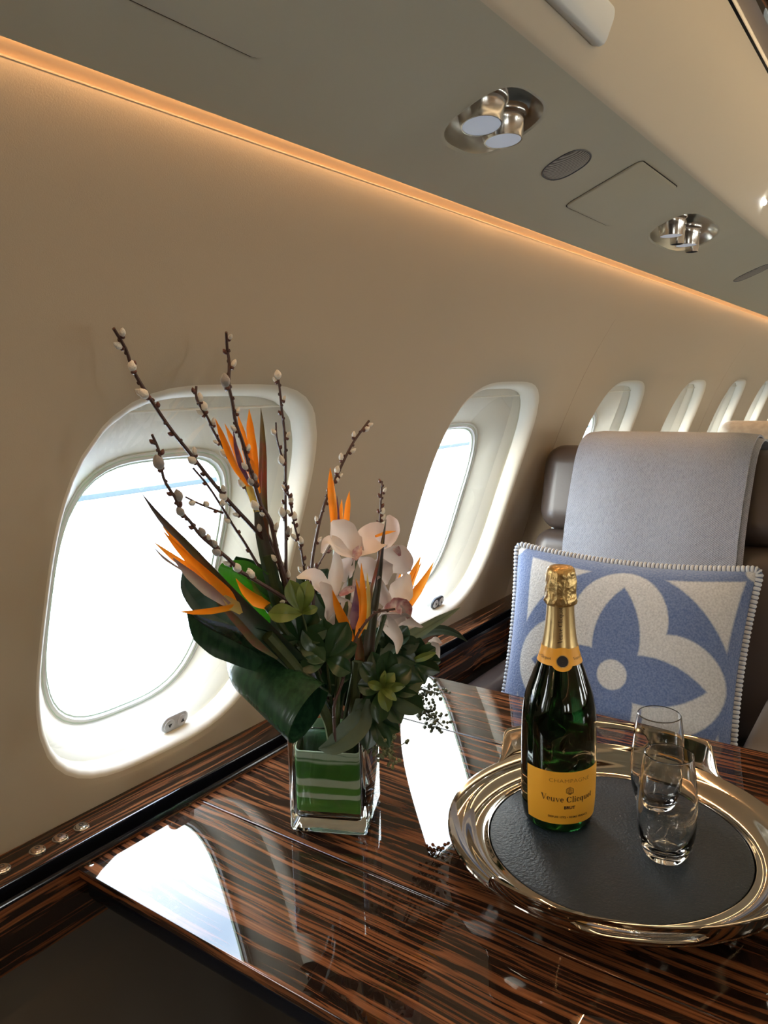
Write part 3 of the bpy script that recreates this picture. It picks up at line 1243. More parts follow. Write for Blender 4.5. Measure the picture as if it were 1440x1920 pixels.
def on_bottle(name, polys, ph, h, m, parent, off=.0007, vertical=False, arc=0.0):
    vs_, fs = polys
    mb = MB()
    R0 = brad(h)
    P = []
    for x, y in vs_:
        if vertical:
            P.append(bp_(ph - y / R0, h + x, off))
        else:
            P.append(bp_(ph + x / R0, h + y + arc * x * x, off))
    mb.add(P, fs)
    return obj(name, mb, m, parent, smooth=False)


on_bottle('label_text', font_polys('CHAMPAGNE', .0062, 1.22, -.00008, 1.05), LP + .02, .0635, M['inklight'], lab)
on_bottle('label_title', serif_polys('Veuve Clicquot', .0096), LP - .02, .0405, M['ink'], lab, arc=1.6)
on_bottle('label_text', font_polys('BRUT', .0050, 1.0, .00016), LP, .0325, M['ink'], lab)
on_bottle('label_text', font_polys('DEPUIS 1772 \u2022 REIMS FRANCE', .0032, 1.0, .00008, 1.1), LP, .0215, M['ink'], lab)
# hexagon anchor emblem
ep = []


def seg_poly(a, b, wd):
    d = Vector((b[0] - a[0], b[1] - a[1]))
    n = Vector((-d.y, d.x)).normalized() * wd / 2
    return [(a[0] + n.x, a[1] + n.y), (a[0] - n.x, a[1] - n.y), (b[0] - n.x, b[1] - n.y), (b[0] + n.x, b[1] + n.y)]


hx = [(math.cos(math.radians(90 + 60 * k)) * .0046, math.sin(math.radians(90 + 60 * k)) * .0046) for k in range(6)]
for k in range(6):
    ep.append(seg_poly(hx[k], hx[(k + 1) % 6], .00035))
    ep.append(seg_poly((hx[k][0] * .84, hx[k][1] * .84), (hx[(k + 1) % 6][0] * .84, hx[(k + 1) % 6][1] * .84), .0002))
ep.append(seg_poly((0, -.0036), (0, .0036), .00045))
ep.append(seg_poly((-.0014, .0022), (.0014, .0022), .00035))
ep += [[(a * .001 if False else a, b) for a, b in q] for q in g_ring(0, -.0008, .0024, .0022, .0005, .0005, 190, 350, 10)]
ep += g_ring(-.0015, .0004, .0009, .0009, .0003, .0003, n=10) + g_ring(.0015, .0004, .0009, .0009, .0003, .0003, n=10)
vs_, fs = [], []
for q in ep:
    fs.append([len(vs_) + i for i in range(len(q))])
    vs_ += q
on_bottle('label_emblem', (vs_, fs), LP, .0540, M['ink'], lab)
on_bottle('sleeve_text', serif_polys('Veuve Clicquot', .0063), math.radians(9), .2330, M['ink'], bottle, off=.0012, vertical=True)
on_bottle('band_text', serif_polys('Veuve Clicquot', .0042), PH - 1.15, .1950, M['ink'], nb, off=.0014)
on_bottle('band_text', serif_polys('Veuve Clicquot', .0042), PH + 1.15, .1950, M['ink'], nb, off=.0014)

# ------------------------------------------------------------------ glasses
GP = [(0, .0068), (.008, .0070), (.0145, .0085), (.0195, .0125), (.0240, .0195), (.0275, .030), (.0290, .043), (.0289, .058), (.0278, .075), (.0258, .094), (.0232, .1125), (.0230, .1132), (.0234, .1138), (.0241, .1132),
      (.0243, .1125), (.0270, .094), (.0290, .075), (.0301, .058), (.0302, .043), (.0292, .029), (.0268, .017), (.0235, .007), (.0205, .0015), (.0190, .0), (.0165, .0004), (.012, .0012), (0, .0014)]


def glass(loc, lab_):
    root = thing('stemless_flute', lab_, 'glass', loc, 'empty clear glasses on the tray')
    mb = MB()
    lathe(mb, GP, loc, 64)
    obj('glass_bowl', mb, M['white_glass'], root, angle=80)
    return root


g1 = glass(Vector((.7717, .1943, .7003)), 'empty clear stemless glass standing in front, nearer the tray edge')
g2 = g1.copy()
COL.objects.link(g2)
g2.location = (.8649, .2302, .7003)
g2['label'] = 'empty clear stemless glass standing behind the other glass'
for ch in g1.children:
    c2 = ch.copy()
    c2.parent = g2
    COL.objects.link(c2)

# ------------------------------------------------------------------ vase
VA = Vector((.6110, .5780, TZ))
ud = Vector((.040, -.084, 0)).normalized()
vd = Vector((.084, .040, 0)).normalized()
VW, VH = .0915, .131
VCN = VA + ud * VW / 2 + vd * VW / 2
VROT = Matrix((ud, vd, Vector((0, 0, 1)))).transposed()
vase = thing('glass_vase', 'square clear glass vase lined with a green and cream striped leaf', 'vase', VCN)


def sq_ring(hw, z, rc, n=5):
    pts = []
    for qx, qy, a0 in ((1, 1, 0), (-1, 1, PI / 2), (-1, -1, PI), (1, -1, 1.5 * PI)):
        for k in range(n):
            t = a0 + k / (n - 1) * PI / 2
            pts.append(VCN + VROT @ Vector((qx * (hw - rc) + math.cos(t) * rc, qy * (hw - rc) + math.sin(t) * rc, z)))
    return pts


H_ = VW / 2
mb = MB()
rings = [sq_ring(H_ - .004, .0004, .006), sq_ring(H_ - .001, .0022, .005), sq_ring(H_, .006, .004), sq_ring(H_, VH - .002, .004), sq_ring(H_ - .0012, VH, .004), sq_ring(H_ - .0032, VH, .004),
         sq_ring(H_ - .0042, VH - .002, .004), sq_ring(H_ - .0044, .024, .004), sq_ring(H_ - .008, .0175, .006), sq_ring(H_ - .018, .0150, .008)]
mb.grid(rings, closed=True)
mb.cap(rings[0])
mb.cap(rings[-1])
obj('glass_body', mb, M['vase_glass'], vase, angle=50)
lin = bpy.data.materials.new('striped_leaf_lining')
lin.use_nodes = True
nt = lin.node_tree
p = nt.nodes['Principled BSDF']
p.inputs['Roughness'].default_value = .45
tcn = nt.nodes.new('ShaderNodeTexCoord')
sp = nt.nodes.new('ShaderNodeSeparateXYZ')
nzz = nt.nodes.new('ShaderNodeTexNoise')
nzz.inputs['Scale'].default_value = 18
mpz = nt.nodes.new('ShaderNodeMapping')
mpz.inputs['Scale'].default_value = (1, 1, 4)
ma = nt.nodes.new('ShaderNodeMath')
ma.operation = 'MULTIPLY_ADD'
ma.inputs[1].default_value = .010
mr = nt.nodes.new('ShaderNodeMapRange')
mr.inputs['From Min'].default_value = .0235 + .005
mr.inputs['From Max'].default_value = .100 + .005
rp = nt.nodes.new('ShaderNodeValToRGB')
rp.color_ramp.interpolation = 'LINEAR'
els = rp.color_ramp.elements
G_, W_ = (.060, .215, .022, 1), (.62, .67, .50, 1)
G2 = (.10, .29, .035, 1)
els[0].position = 0
els[0].color = G_
els[1].position = 1
els[1].color = W_
for pos, cc in ((.12, G2), (.235, G_), (.25, W_), (.31, W_), (.325, G2), (.42, G2), (.435, W_), (.55, W_), (.57, G_), (.70, (.05, .18, .02, 1)), (.80, G_), (.83, W_), (.86, (.05, .16, .02, 1)), (.875, W_), (.94, W_), (.95, (.3, .4, .25, 1)), (.96, W_)):
    q = els.new(pos)
    q.color = cc
nt.links.new(tcn.outputs['Object'], mpz.inputs['Vector'])
nt.links.new(mpz.outputs[0], nzz.inputs['Vector'])
nt.links.new(tcn.outputs['Object'], sp.inputs[0])
nt.links.new(nzz.outputs['Fac'], ma.inputs[0])
nt.links.new(sp.outputs['Z'], ma.inputs[2])
nt.links.new(ma.outputs[0], mr.inputs[0])
nt.links.new(mr.outputs[0], rp.inputs[0])
nt.links.new(rp.outputs[0], p.inputs['Base Color'])
mb = MB()
mb.grid([sq_ring(H_ - .0062, z, .006) for z in (.0255, .04, .06, .08, .0985)] + [sq_ring(H_ - .0072, z, .006) for z in (.0985, .06, .0255)], closed=True)
obj('leaf_lining', mb, lin, vase)
mb = MB()
box_mb(mb, VCN + Vector((0, 0, .070)), (.066, .066, .082), .008, rot=VROT)
tag(obj('stem_bundle', mb, M['dark']), 'dark bundle of cut stems packed inside the glass vase', 'stems')
bpy.data.objects['stem_bundle']['kind'] = 'stuff'


# ------------------------------------------------------------------ flowers
def dwall(px, py):
    r = (AX * ((px - 720) / FPX) + AY * ((py - 960) / FPX) + AZ)
    d = .5
    for _ in range(60):
        p = CAM + r * d
        g = wy(min(max(p.z, .69), 1.40)) - p.y
        d += g * .8
    return d


def DD(px, py, dv=None, rise=None):
    """depth of a spray leaning with the wall, kept clear of it"""
    d = .91 + (px - 630) * .00052 - max(0, 1340 - py) * .00006
    if dv is not None:
        d = dv
    return min(d, dwall(px, py) - .035)


def PT(lst, dz=0.0):
    return [at(x, y, DD(x, y) + dz) for x, y in lst]


def willow(pts, label, r0=.0024, r1=.0010, dz=0.0, seed=0, dens=26, twigs=(), buds=(), tipcat=False):
    rnd = random.Random(seed)
    P = PT(pts, dz)
    P = P[::-1]
    root = thing('willow_branch', label, 'branch', P[0], 'pussy willow branches in the vase')
    mb = MB()
    n = max(10, int(len(pts) * 3))
    Q = tube(mb, P, [r0, (r0 + r1) / 2, r1], 7, n)
    for i in range(2, n - 1, 2):
        t = (Q[i + 1] - Q[i - 1]).normalized()
        s_, b_ = frame_of(t)
        a = rnd.uniform(0, 6.28)
        egg(mb, Q[i], t + (s_ * math.cos(a) + b_ * math.sin(a)) * .8, .0045, r1 * 1.1 + .0006, seg=6, ns=4)
    obj('stem', mb, M['bark'], root)
    L_ = sum((Q[i + 1] - Q[i]).length for i in range(n - 1))
    cnt = int(L_ / (dens / 1000))
    for k in range(cnt):
        u = (k + .5 + rnd.uniform(-.3, .3)) / cnt
        if u < .12:
            continue
        i = min(int(u * (n - 1)), n - 2)
        p = Q[i].lerp(Q[i + 1], u * (n - 1) - i)
        t = (Q[i + 1] - Q[i]).normalized()
        sd = t.cross((CAM - p).normalized()).normalized() * (1 if k % 2 else -1)
        sd = (sd + (CAM - p).normalized() * rnd.uniform(-.5, .5)).normalized()
        d = (t * .9 + sd * .42).normalized()
        kind = rnd.random()
        L2 = rnd.uniform(.0075, .0115)
        if kind < .48:
            mb = MB()
            egg(mb, p + sd * r1, d, .0068, .0022, seg=8)
            obj('bud', mb, M['bud'], root)
        else:
            mb = MB()
            egg(mb, p + sd * (r1 + .0008) + d * .0008, d, L2, L2 * .27, ns=8, seg=10, tip=.25)
            ck = obj('catkin', mb, M['catdark'] if kind < .42 else M['catkin'], root)
            mb = MB()
            egg(mb, p + sd * r1 * .6, (t * .6 + sd).normalized(), .0048, .0024, seg=8)
            obj('bud_scale', mb, M['bud'], ck)
    for bx, by, sz, dk in buds:
        # larger catkins, sitting on the nearest point of the stem
        pp = at(bx, by, DD(bx, by) + dz)
        i = min(range(n), key=lambda q: (Q[q] - pp).length)
        q = Q[i]
        j = min(i + 1, n - 1)
        t = (Q[j] - Q[max(j - 1, 0)]).normalized()
        off = pp - q
        L2 = sz
        mb = MB()
        egg(mb, q + off * .35 - t * L2 * .4, (t + off.normalized() * .25), L2, L2 * .33, ns=9, seg=12, tip=.25)
        ck = obj('catkin', mb, M['catdark'] if dk else M['catkin'], root)
        mb = MB()
        egg(mb, q - t * L2 * .5, t + off.normalized() * .8, .006, .003, seg=8)
        obj('bud_scale', mb, M['bud'], ck)
    if tipcat:
        mb = MB()
        t = (Q[-1] - Q[-2]).normalized()
        egg(mb, Q[-1], t, .011, .0040, ns=8, seg=10)
        obj('catkin', mb, M['catkin'], root)
    for tw in twigs:
        mb = MB()
        PP = PT(tw, dz)[::-1]
        n2 = max(8, len(tw) * 3)
        q2 = tube(mb, PP, [r1 * 1.1, r1 * .8], 6, n2)
        o = obj('twig', mb, M['bark'], root)
        for k in range(2, n2 - 1, 3):
            mb = MB()
            t = (q2[k + 1] - q2[k]).normalized()
            sd = t.cross((CAM - q2[k]).normalized()) * (1 if k % 2 else -1)
            if rnd.random() < .5:
                egg(mb, q2[k], t + sd * .6, .006, .0020, seg=8)
                obj('bud', mb, M['bud'], o)
            else:
                egg(mb, q2[k] + sd * .001, t + sd * .5, .0085, .0032, seg=10)
                obj('catkin', mb, M['catkin'], o)
    return root


BASE = [(600, 1260), (625, 1345), (632, 1400)]
willow([(213, 616), (236, 655), (250, 695), (280, 745), (320, 805), (360, 855), (395, 900), (435, 947), (475, 990), (515, 1040), (538, 1090), (556, 1140)] + BASE,
       'long pussy willow branch leaning farthest left, its tip highest on the left', .0030, .0014, seed=1, dens=30, buds=((247, 684, .012, 0), (265, 740, .013, 0), (361, 868, .012, 0), (416, 931, .012, 0)),
       twigs=([(362, 878), (392, 914), (422, 961), (439, 989), (458, 1017), (486, 1064)],))
willow([(424, 623), (426, 653), (430, 683), (429, 722), (436, 756), (442, 792), (455, 830), (464, 864), (475, 900), (489, 947), (508, 980), (519, 1033), (534, 1085), (546, 1140)] + BASE,
       'tall upright pussy willow branch crossing the highest orange flower', .0032, .0013, dz=-.02, seed=2, dens=30, buds=((417, 714, .015, 1), (479, 893, .010, 1), (467, 912, .010, 1), (465, 953, .013, 0)))
willow([(368, 724), (369, 750), (389, 783), (403, 814), (430, 858), (455, 903), (475, 947), (503, 1005), (517, 1044), (545, 1130)] + BASE,
       'pussy willow branch with red brown tip, just left of the highest orange flower', .0024, .0012, dz=.01, seed=3, dens=30, buds=((383, 757, .013, 0), (418, 852, .012, 0), (453, 908, .012, 0)))
willow([(285, 815), (297, 842), (300, 861), (308, 900), (328, 933), (339, 958), (358, 980), (375, 1003), (400, 1025), (430, 1050), (447, 1069), (475, 1086), (530, 1120), (555, 1145)] + BASE,
       'lower left pussy willow branch curving over the bright window', .0026, .0012, dz=-.025, seed=4, dens=40, buds=((298, 869, .016, 1), (338, 926, .014, 1), (337, 959, .012, 1), (381, 996, .012, 1), (402, 1017, .011, 1), (404, 1037, .012, 1), (444, 1064, .013, 0), (470, 1072, .013, 0)),
       twigs=([(348, 932), (372, 944), (400, 955), (418, 962)],))
willow([(522, 712), (525, 735), (528, 767), (533, 808), (535, 858), (535, 906), (535, 961), (536, 1017), (537, 1092), (548, 1150)] + BASE,
       'straight vertical pussy willow branch ending in one pale catkin', .0024, .0012, dz=.01, seed=5, dens=32, tipcat=True, buds=((523, 964, .013, 0), (518, 866, .012, 0), (541, 1003, .012, 1)),
       twigs=([(517, 792), (519, 822), (528, 855), (534, 872)],))
willow([(536, 906), (544, 944), (553, 989), (564, 1028), (572, 1078), (585, 1130)] + BASE,
       'short thin pussy willow branch right of the vertical one', .0016, .0010, dz=.0, seed=6, dens=24, buds=((546, 934, .010, 0), (554, 972, .011, 0), (565, 1012, .011, 0)))
willow([(692, 789), (664, 827), (645, 863), (625, 907), (609, 943), (595, 996), (584, 1066), (590, 1120)] + BASE,
       'pussy willow branch leaning right against the wall between the windows', .0024, .0014, dz=.02, seed=7, dens=26, buds=((689, 808, .011, 0), (629, 880, .011, 0), (633, 900, .009, 0)))
willow([(716, 902), (714, 940), (712, 977), (709, 1002), (700, 1080)] + BASE,
       'short pussy willow tip rising behind the white orchids', .0016, .0012, dz=.02, seed=8, dens=18, buds=((718, 960, .012, 0),))
willow([(619, 1024), (600, 1054), (592, 1077), (588, 1120)] + BASE,
       'small dark willow twig left of the orchids', .0014, .0008, dz=-.02, seed=9, dens=40)
willow([(740, 1142), (714, 1146), (698, 1154), (675, 1182), (662, 1210), (650, 1250), (638, 1290), (626, 1325), (628, 1390)],
       'dark knobbly willow twig crossing in front of the lower orange flower', .0018, .0014, dz=-.075, seed=10, dens=200)


def paradise(label, petals, stem, group='orange bird of paradise flowers', dz=0.0):
    P0 = at(*stem[0][-1], DD(*stem[0][-1]) + dz)
    root = thing('bird_of_paradise', label, 'flower', P0, group)
    mb = MB()
    tube(mb, PT(stem[0], dz)[::-1], stem[1], 8, 12)
    obj('stem', mb, M['stemgreen'], root)
    for nm, m, pts, wd, o_ in petals:
        mb = MB()
        px = .00062
        blade(mb, [p for p in PT(pts, dz + o_.get('dz', 0))], [q * px for q in wd], n=16, roll=o_.get('roll', .3), cup=o_.get('cup', .45), thick=.0010)
        obj(nm, mb, M[m], root)
    return root


paradise('orange bird of paradise rising highest, in front of the nearest window', [
    ('petal', 'orange', [(467, 767), (470, 810), (477, 860), (482, 905)], [.5, 12, 15, 12, 4], dict(roll=.2)),
    ('petal', 'orange', [(446, 778), (455, 820), (466, 870), (476, 912)], [.5, 11, 14, 11, 4], dict(roll=-.4, dz=.006)),
    ('petal', 'orange', [(404, 786), (418, 820), (440, 872), (466, 912)], [.5, 9, 13, 11, 5], dict(roll=.5, dz=-.008)),
    ('petal', 'orange', [(421, 794), (437, 832), (452, 872), (468, 908)], [.5, 9, 12, 10, 4], dict(roll=-.2, dz=.0)),
    ('petal', 'orange', [(462, 850), (474, 880), (486, 925)], [2, 12, 10, 6], dict(roll=-.2, dz=.002)),
    ('tongue', 'purple', [(437, 805), (443, 840), (452, 872), (468, 906)], [.5, 7, 9, 6], dict(roll=.4, dz=-.012)),
    ('neck', 'yellow', [(462, 900), (474, 930), (482, 960)], [6, 13, 13, 10], dict(cup=.7, dz=-.004)),
    ('bract', 'spathered', [(489, 765), (492, 800), (494, 860), (492, 930), (492, 980), (497, 1040)], [.5, 6, 12, 16, 22, 26, 18], dict(roll=.3, cup=.8, dz=.004)),
    ('bract', 'spathe', [(482, 950), (490, 1000), (505, 1060), (520, 1120), (545, 1190)], [10, 20, 26, 26, 20], dict(roll=.1, cup=.9, dz=-.004)),
], ([(500, 1040), (525, 1130), (560, 1220), (610, 1330), (625, 1390)], [.004, .006]))
paradise('orange bird of paradise with long purple beak pointing far left', [
    ('bract', 'spathe', [(265, 924), (300, 970), (360, 1035), (425, 1110), (490, 1180), (560, 1245)], [.5, 8, 17, 27, 38, 34], dict(roll=.2, cup=.9)),
    ('bract_edge', 'spathered', [(400, 1120), (440, 1160), (480, 1205), (520, 1235)], [3, 12, 14, 4], dict(roll=.3, cup=.4, dz=-.002)),
    ('petal', 'orange', [(305, 995), (335, 1028), (375, 1068), (420, 1110), (440, 1134)], [.5, 9, 17, 22, 12], dict(roll=.3, dz=-.012)),
    ('petal', 'orange', [(288, 1016), (320, 1042), (360, 1072), (405, 1118)], [.5, 8, 13, 8], dict(roll=-.2, dz=-.008)),
    ('petal', 'orange', [(338, 1147), (365, 1147), (400, 1144), (436, 1138)], [.5, 10, 14, 12], dict(roll=.8, cup=.3, dz=-.016)),
    ('petal', 'mauve', [(286, 1024), (310, 1048), (350, 1075)], [.5, 4, 2], dict(dz=-.006)),
    ('petal', 'orange', [(303, 985), (330, 1016), (360, 1046)], [.5, 6, 4], dict(dz=-.004)),
    ('tongue', 'mauve', [(325, 1047), (355, 1076), (390, 1106), (428, 1134)], [2, 14, 18, 10], dict(roll=.2, cup=.5, dz=-.016)),
    ('neck', 'yellow', [(420, 1118), (438, 1134), (452, 1150)], [8, 20, 6], dict(dz=-.018)),
], ([(500, 1190), (560, 1260), (610, 1340), (622, 1390)], [.005, .007]), dz=-.045)
paradise('small single orange petal beside bright green leaf left of centre', [
    ('petal', 'orange', [(442, 1085), (460, 1108), (482, 1126), (502, 1136)], [.5, 14, 22, 14], dict(roll=.3)),
    ('bract', 'light', [(470, 1085), (482, 1110), (500, 1138)], [.5, 10, 6], dict(dz=.006)),
], ([(500, 1136), (545, 1200), (600, 1300), (618, 1380)], [.003, .004]), dz=-.02)
paradise('orange bird of paradise standing behind the upper white orchid', [
    ('petal', 'orange', [(619, 877), (621, 915), (625, 955), (628, 1005)], [.5, 12, 16, 15, 8], dict(roll=.2)),
    ('petal', 'orange', [(641, 936), (640, 955), (640, 980)], [.5, 7, 6], dict()),
    ('petal', 'orange', [(655, 921), (652, 945), (648, 980), (640, 1005)], [.5, 10, 13, 8], dict(roll=-.2)),
    ('tongue', 'purple', [(632, 930), (633, 955), (635, 985)], [.5, 6, 7], dict(dz=-.004)),
], ([(632, 1000), (630, 1100), (625, 1250), (622, 1390)], [.003, .005]), dz=.01)
paradise('closed grey green bird of paradise beak standing upright in front of orchids', [
    ('petal', 'orange', [(742, 996), (725, 999), (704, 1006)], [.5, 7, 5], dict(roll=.4, dz=.004)),
    ('bract', 'spathe', [(724, 974), (716, 1030), (709, 1093), (700, 1150), (692, 1232), (690, 1290)], [1, 9, 15, 20, 23, 20], dict(roll=.3, cup=.9)),
    ('bract_edge', 'spathered', [(720, 1000), (710, 1050), (699, 1100), (692, 1150)], [1, 5, 8, 3], dict(roll=.5, dz=-.002)),
], ([(690, 1270), (680, 1320), (660, 1390)], [.004, .005]), dz=-.055)
paradise('orange and purple bird of paradise at the front centre under the orchids', [
    ('petal', 'orange', [(623, 1106), (634, 1140), (648, 1172), (665, 1206)], [.5, 12, 19, 16, 5], dict(roll=.3)),
    ('petal', 'orange', [(677, 1056), (679, 1090), (680, 1130), (676, 1170), (669, 1195)], [.5, 9, 15, 18, 8], dict(roll=-.1)),
    ('petal', 'orange', [(667, 1085), (672, 1110), (674, 1150)], [.5, 7, 5], dict(dz=.003)),
    ('tongue', 'purple', [(667, 1096), (667, 1130), (665, 1155), (661, 1180)], [.5, 12, 17, 8], dict(roll=.2, dz=-.003)),
    ('petal', 'yellow', [(688, 1074), (690, 1110), (689, 1150), (684, 1180)], [.5, 8, 11, 6], dict(roll=-.3, dz=.003)),
    ('neck', 'spathered', [(672, 1190), (676, 1230), (672, 1290), (664, 1350)], [10, 18, 22, 20], dict(cup=.9, dz=.004)),
], ([(670, 1240), (665, 1320), (650, 1390)], [.005, .006]), dz=-.06)
paradise('pair of orange flower points at the right against the second window', [
    ('petal', 'orange', [(789, 1042), (778, 1070), (765, 1100), (752, 1128)], [.5, 14, 22, 16], dict(roll=.2)),
    ('petal', 'orange', [(814, 1052), (800, 1080), (782, 1110), (764, 1140)], [.5, 12, 21, 16], dict(roll=.4, dz=-.005)),
    ('petal', 'orange', [(792, 1050), (780, 1075), (770, 1100)], [.5, 7, 6], dict(roll=-.2, dz=-.002)),
    ('petal', 'orange', [(765, 1066), (758, 1078), (750, 1092)], [.5, 7, 4], dict()),
    ('petal', 'orange', [(755, 1070), (750, 1080), (745, 1090)], [.5, 5, 3], dict()),
    ('tongue', 'mauve', [(752, 1066), (746, 1078), (742, 1090)], [.5, 6, 3], dict()),
], ([(758, 1135), (735, 1200), (690, 1290), (650, 1385)], [.003, .005]), dz=.015)


def orchid(label, petals, stem, dz=0.0):
    root = thing('orchid_bloom', label, 'flower', at(*stem[0][-1], DD(*stem[0][-1]) + dz), 'white orchid blooms')
    mb = MB()
    tube(mb, PT(stem[0], dz)[::-1], stem[1], 8, 10)
    obj('stem', mb, M['stemgreen'], root)
    for i, (nm, m, pts, wd, o_) in enumerate(petals):
        mb = MB()
        P = [at(x, y, DD(x, y) + dz + (z_[0] if z_ else 0)) for x, y, *z_ in pts]
        blade(mb, P, [q * .00064 for q in wd], n=18, m=10, roll=o_.get('roll', .2), cup=o_.get('cup', .35), thick=.0009, wave=o_.get('wave', .12), wf=o_.get('wf', 1.6), ph=i)
        obj(nm, mb, M[m], root)
    return root


orchid('upper white orchid seen from behind, on a short green stem', [
    ('petal', 'orchid', [(668, 1042, -.004), (652, 1015, 0), (634, 992, .004), (622, 978, .008)], [12, 46, 52, 38, 8], dict(roll=.35, cup=.4)),
    ('petal', 'orchid', [(668, 1042, -.004), (688, 1020, .002), (706, 1006, .008), (718, 1012, .014)], [12, 48, 58, 50, 12], dict(roll=-.3, cup=.4)),
    ('petal', 'orchid', [(664, 1044, -.004), (640, 1032, -.004), (616, 1016, .002), (604, 1038, .008)], [10, 26, 30, 22, 6], dict(roll=.8, cup=.5)),
    ('petal', 'orchid', [(662, 1046, 0), (648, 1066, .004), (640, 1090, .01)], [10, 30, 34, 10], dict(roll=.2)),
    ('petal', 'orchid', [(672, 1048, 0), (690, 1066, .004), (704, 1088, .012)], [10, 36, 38, 10], dict(roll=-.3)),
    ('petal', 'orchid', [(676, 1040, .002), (655, 1012, .012), (660, 986, .016)], [16, 44, 40, 10], dict(roll=.0)),
    ('calyx', 'lip', [(664, 1050, -.006), (669, 1036, -.008), (676, 1024, -.006)], [8, 18, 6], dict(cup=.6)),
], ([(667, 1046), (657, 1080), (654, 1110), (640, 1200), (630, 1380)], [.0028, .0034]), dz=-.05)
orchid('white orchid at the right with a petal standing up round', [
    ('petal', 'orchid', [(722, 1030, .004), (730, 1004, .004), (734, 984, .004), (728, 966, .008)], [12, 30, 36, 28, 6], dict(roll=-.2, cup=.3)),
    ('petal', 'orchid', [(712, 1040), (730, 1046), (750, 1056), (764, 1074)], [20, 60, 66, 50, 14], dict(roll=.2)),
    ('petal', 'orchid', [(706, 1050), (712, 1074), (722, 1098)], [24, 56, 44, 10], dict(roll=-.2)),
    ('lip', 'lip', [(738, 1022, -.006), (744, 1030, -.008), (750, 1042, -.004)], [4, 14, 12, 4], dict(cup=.6)),
], ([(714, 1050), (700, 1120), (670, 1230), (640, 1380)], [.0024, .003]), dz=-.035)
orchid('left white orchid with long petals sweeping left and down', [
    ('petal', 'orchid', [(622, 1118), (604, 1098), (584, 1080), (557, 1084)], [14, 30, 34, 22, 5], dict(roll=.5, cup=.3)),
    ('petal', 'orchid', [(600, 1092, -.004), (612, 1112, -.004), (618, 1142, 0), (614, 1162, .004)], [6, 26, 22, 14, 4], dict(roll=-.5, cup=.4)),
    ('petal', 'orchid', [(624, 1124), (627, 1090), (631, 1062), (630, 1034)], [12, 24, 26, 20, 8], dict(roll=.2, cup=.5)),
    ('petal', 'orchid', [(622, 1120), (634, 1146), (646, 1170)], [20, 52, 50, 16], dict(roll=-.1)),
    ('petal', 'orchid', [(640, 1120), (662, 1108), (682, 1118)], [16, 44, 40, 10], dict(roll=.3)),
    ('lip', 'lip', [(636, 1116, -.008), (652, 1106, -.010), (668, 1102, -.008)], [5, 14, 12, 4], dict(cup=.7)),
], ([(634, 1130), (632, 1200), (630, 1380)], [.0024, .003]), dz=-.045)
orchid('front right white orchid with burgundy spotted lip and drooping petals', [
    ('petal', 'orchid', [(728, 1140), (722, 1120), (716, 1100), (710, 1080)], [12, 26, 24, 16, 4], dict(roll=-.4, cup=.5)),
    ('petal', 'orchid', [(734, 1140, .004), (746, 1118, .004), (756, 1098, .004), (766, 1076, .004)], [14, 42, 48, 34, 8], dict(roll=.3)),
    ('petal', 'orchid', [(714, 1154), (738, 1160), (764, 1164), (792, 1176)], [26, 44, 44, 24, 5], dict(roll=.9, cup=.3)),
    ('petal', 'orchid', [(716, 1160), (734, 1180), (746, 1200), (744, 1226)], [24, 30, 24, 16, 3], dict(roll=-.2, cup=.5)),
    ('petal', 'orchid', [(716, 1150), (736, 1152), (752, 1168)], [30, 50, 44, 20], dict(roll=.2)),
    ('lip', 'lip', [(722, 1142, -.010), (742, 1134, -.014), (760, 1140, -.012), (766, 1160, -.008)], [10, 26, 30, 22, 6], dict(cup=.6, wave=.35, wf=4)),
], ([(722, 1152), (700, 1220), (670, 1300), (645, 1385)], [.0024, .003]), dz=-.055)
orchid('small cream bloom low at the right edge of the leaves', [
    ('petal', 'orchid', [(806, 1206), (814, 1216), (822, 1234)], [14, 30, 20, 6], dict(roll=.2)),
    ('petal', 'orchid', [(804, 1204), (816, 1200), (828, 1206)], [12, 22, 14, 4], dict(roll=.8)),
], ([(806, 1206), (770, 1240), (700, 1310), (655, 1385)], [.0018, .0026]), dz=.0)


def leaf(name, label, m, pts, wd, dz=0.0, roll=.3, cup=.3, cat='leaf', group='loose leaves in the arrangement', wave=.05, thick=.0006, vein=True, n=20):
    P = [at(x, y, DD(x, y) + dz + (z_[0] if z_ else 0)) for x, y, *z_ in pts]
    mb = MB()
    blade(mb, P, [q * .00063 for q in wd], n=n, m=10, roll=roll, cup=cup, thick=thick, wave=wave, wf=1.3, groove=.10 if vein else 0)
    return tag(obj(name, mb, M[m]), label, cat, group)


leaf('broad_leaf', 'long dark green leaf at lower left, below the purple beak', 'darkstripe', [(352, 1148), (385, 1178), (425, 1200), (470, 1222), (540, 1260), (610, 1330)], [4, 50, 70, 62, 40, 18], dz=-.02, roll=.5)
leaf('broad_leaf', 'blue grey shining leaf edge at far left beside the window pane', 'bluegrey', [(345, 1070), (352, 1100), (380, 1135), (430, 1165), (500, 1210), (590, 1300)], [8, 34, 46, 50, 40, 16], dz=.0, roll=-.5, cup=.5)
leaf('broad_leaf', 'bright green backlit leaf behind the left flowers', 'bright', [(412, 1062), (440, 1075), (480, 1105), (530, 1150), (600, 1260)], [14, 62, 74, 60, 20], dz=.015, roll=.2)
leaf('broad_leaf', 'dark leaf standing behind the bright green leaf', 'dark', [(440, 1048), (470, 1070), (510, 1110), (560, 1190)], [10, 36, 50, 24], dz=.03, roll=-.4)
leaf('broad_leaf', 'dark glossy leaf between the purple beak and the rolled leaf', 'darkstripe', [(436, 1180), (470, 1190), (510, 1210), (560, 1250), (610, 1330)], [6, 40, 56, 48, 20], dz=-.03, roll=.6)
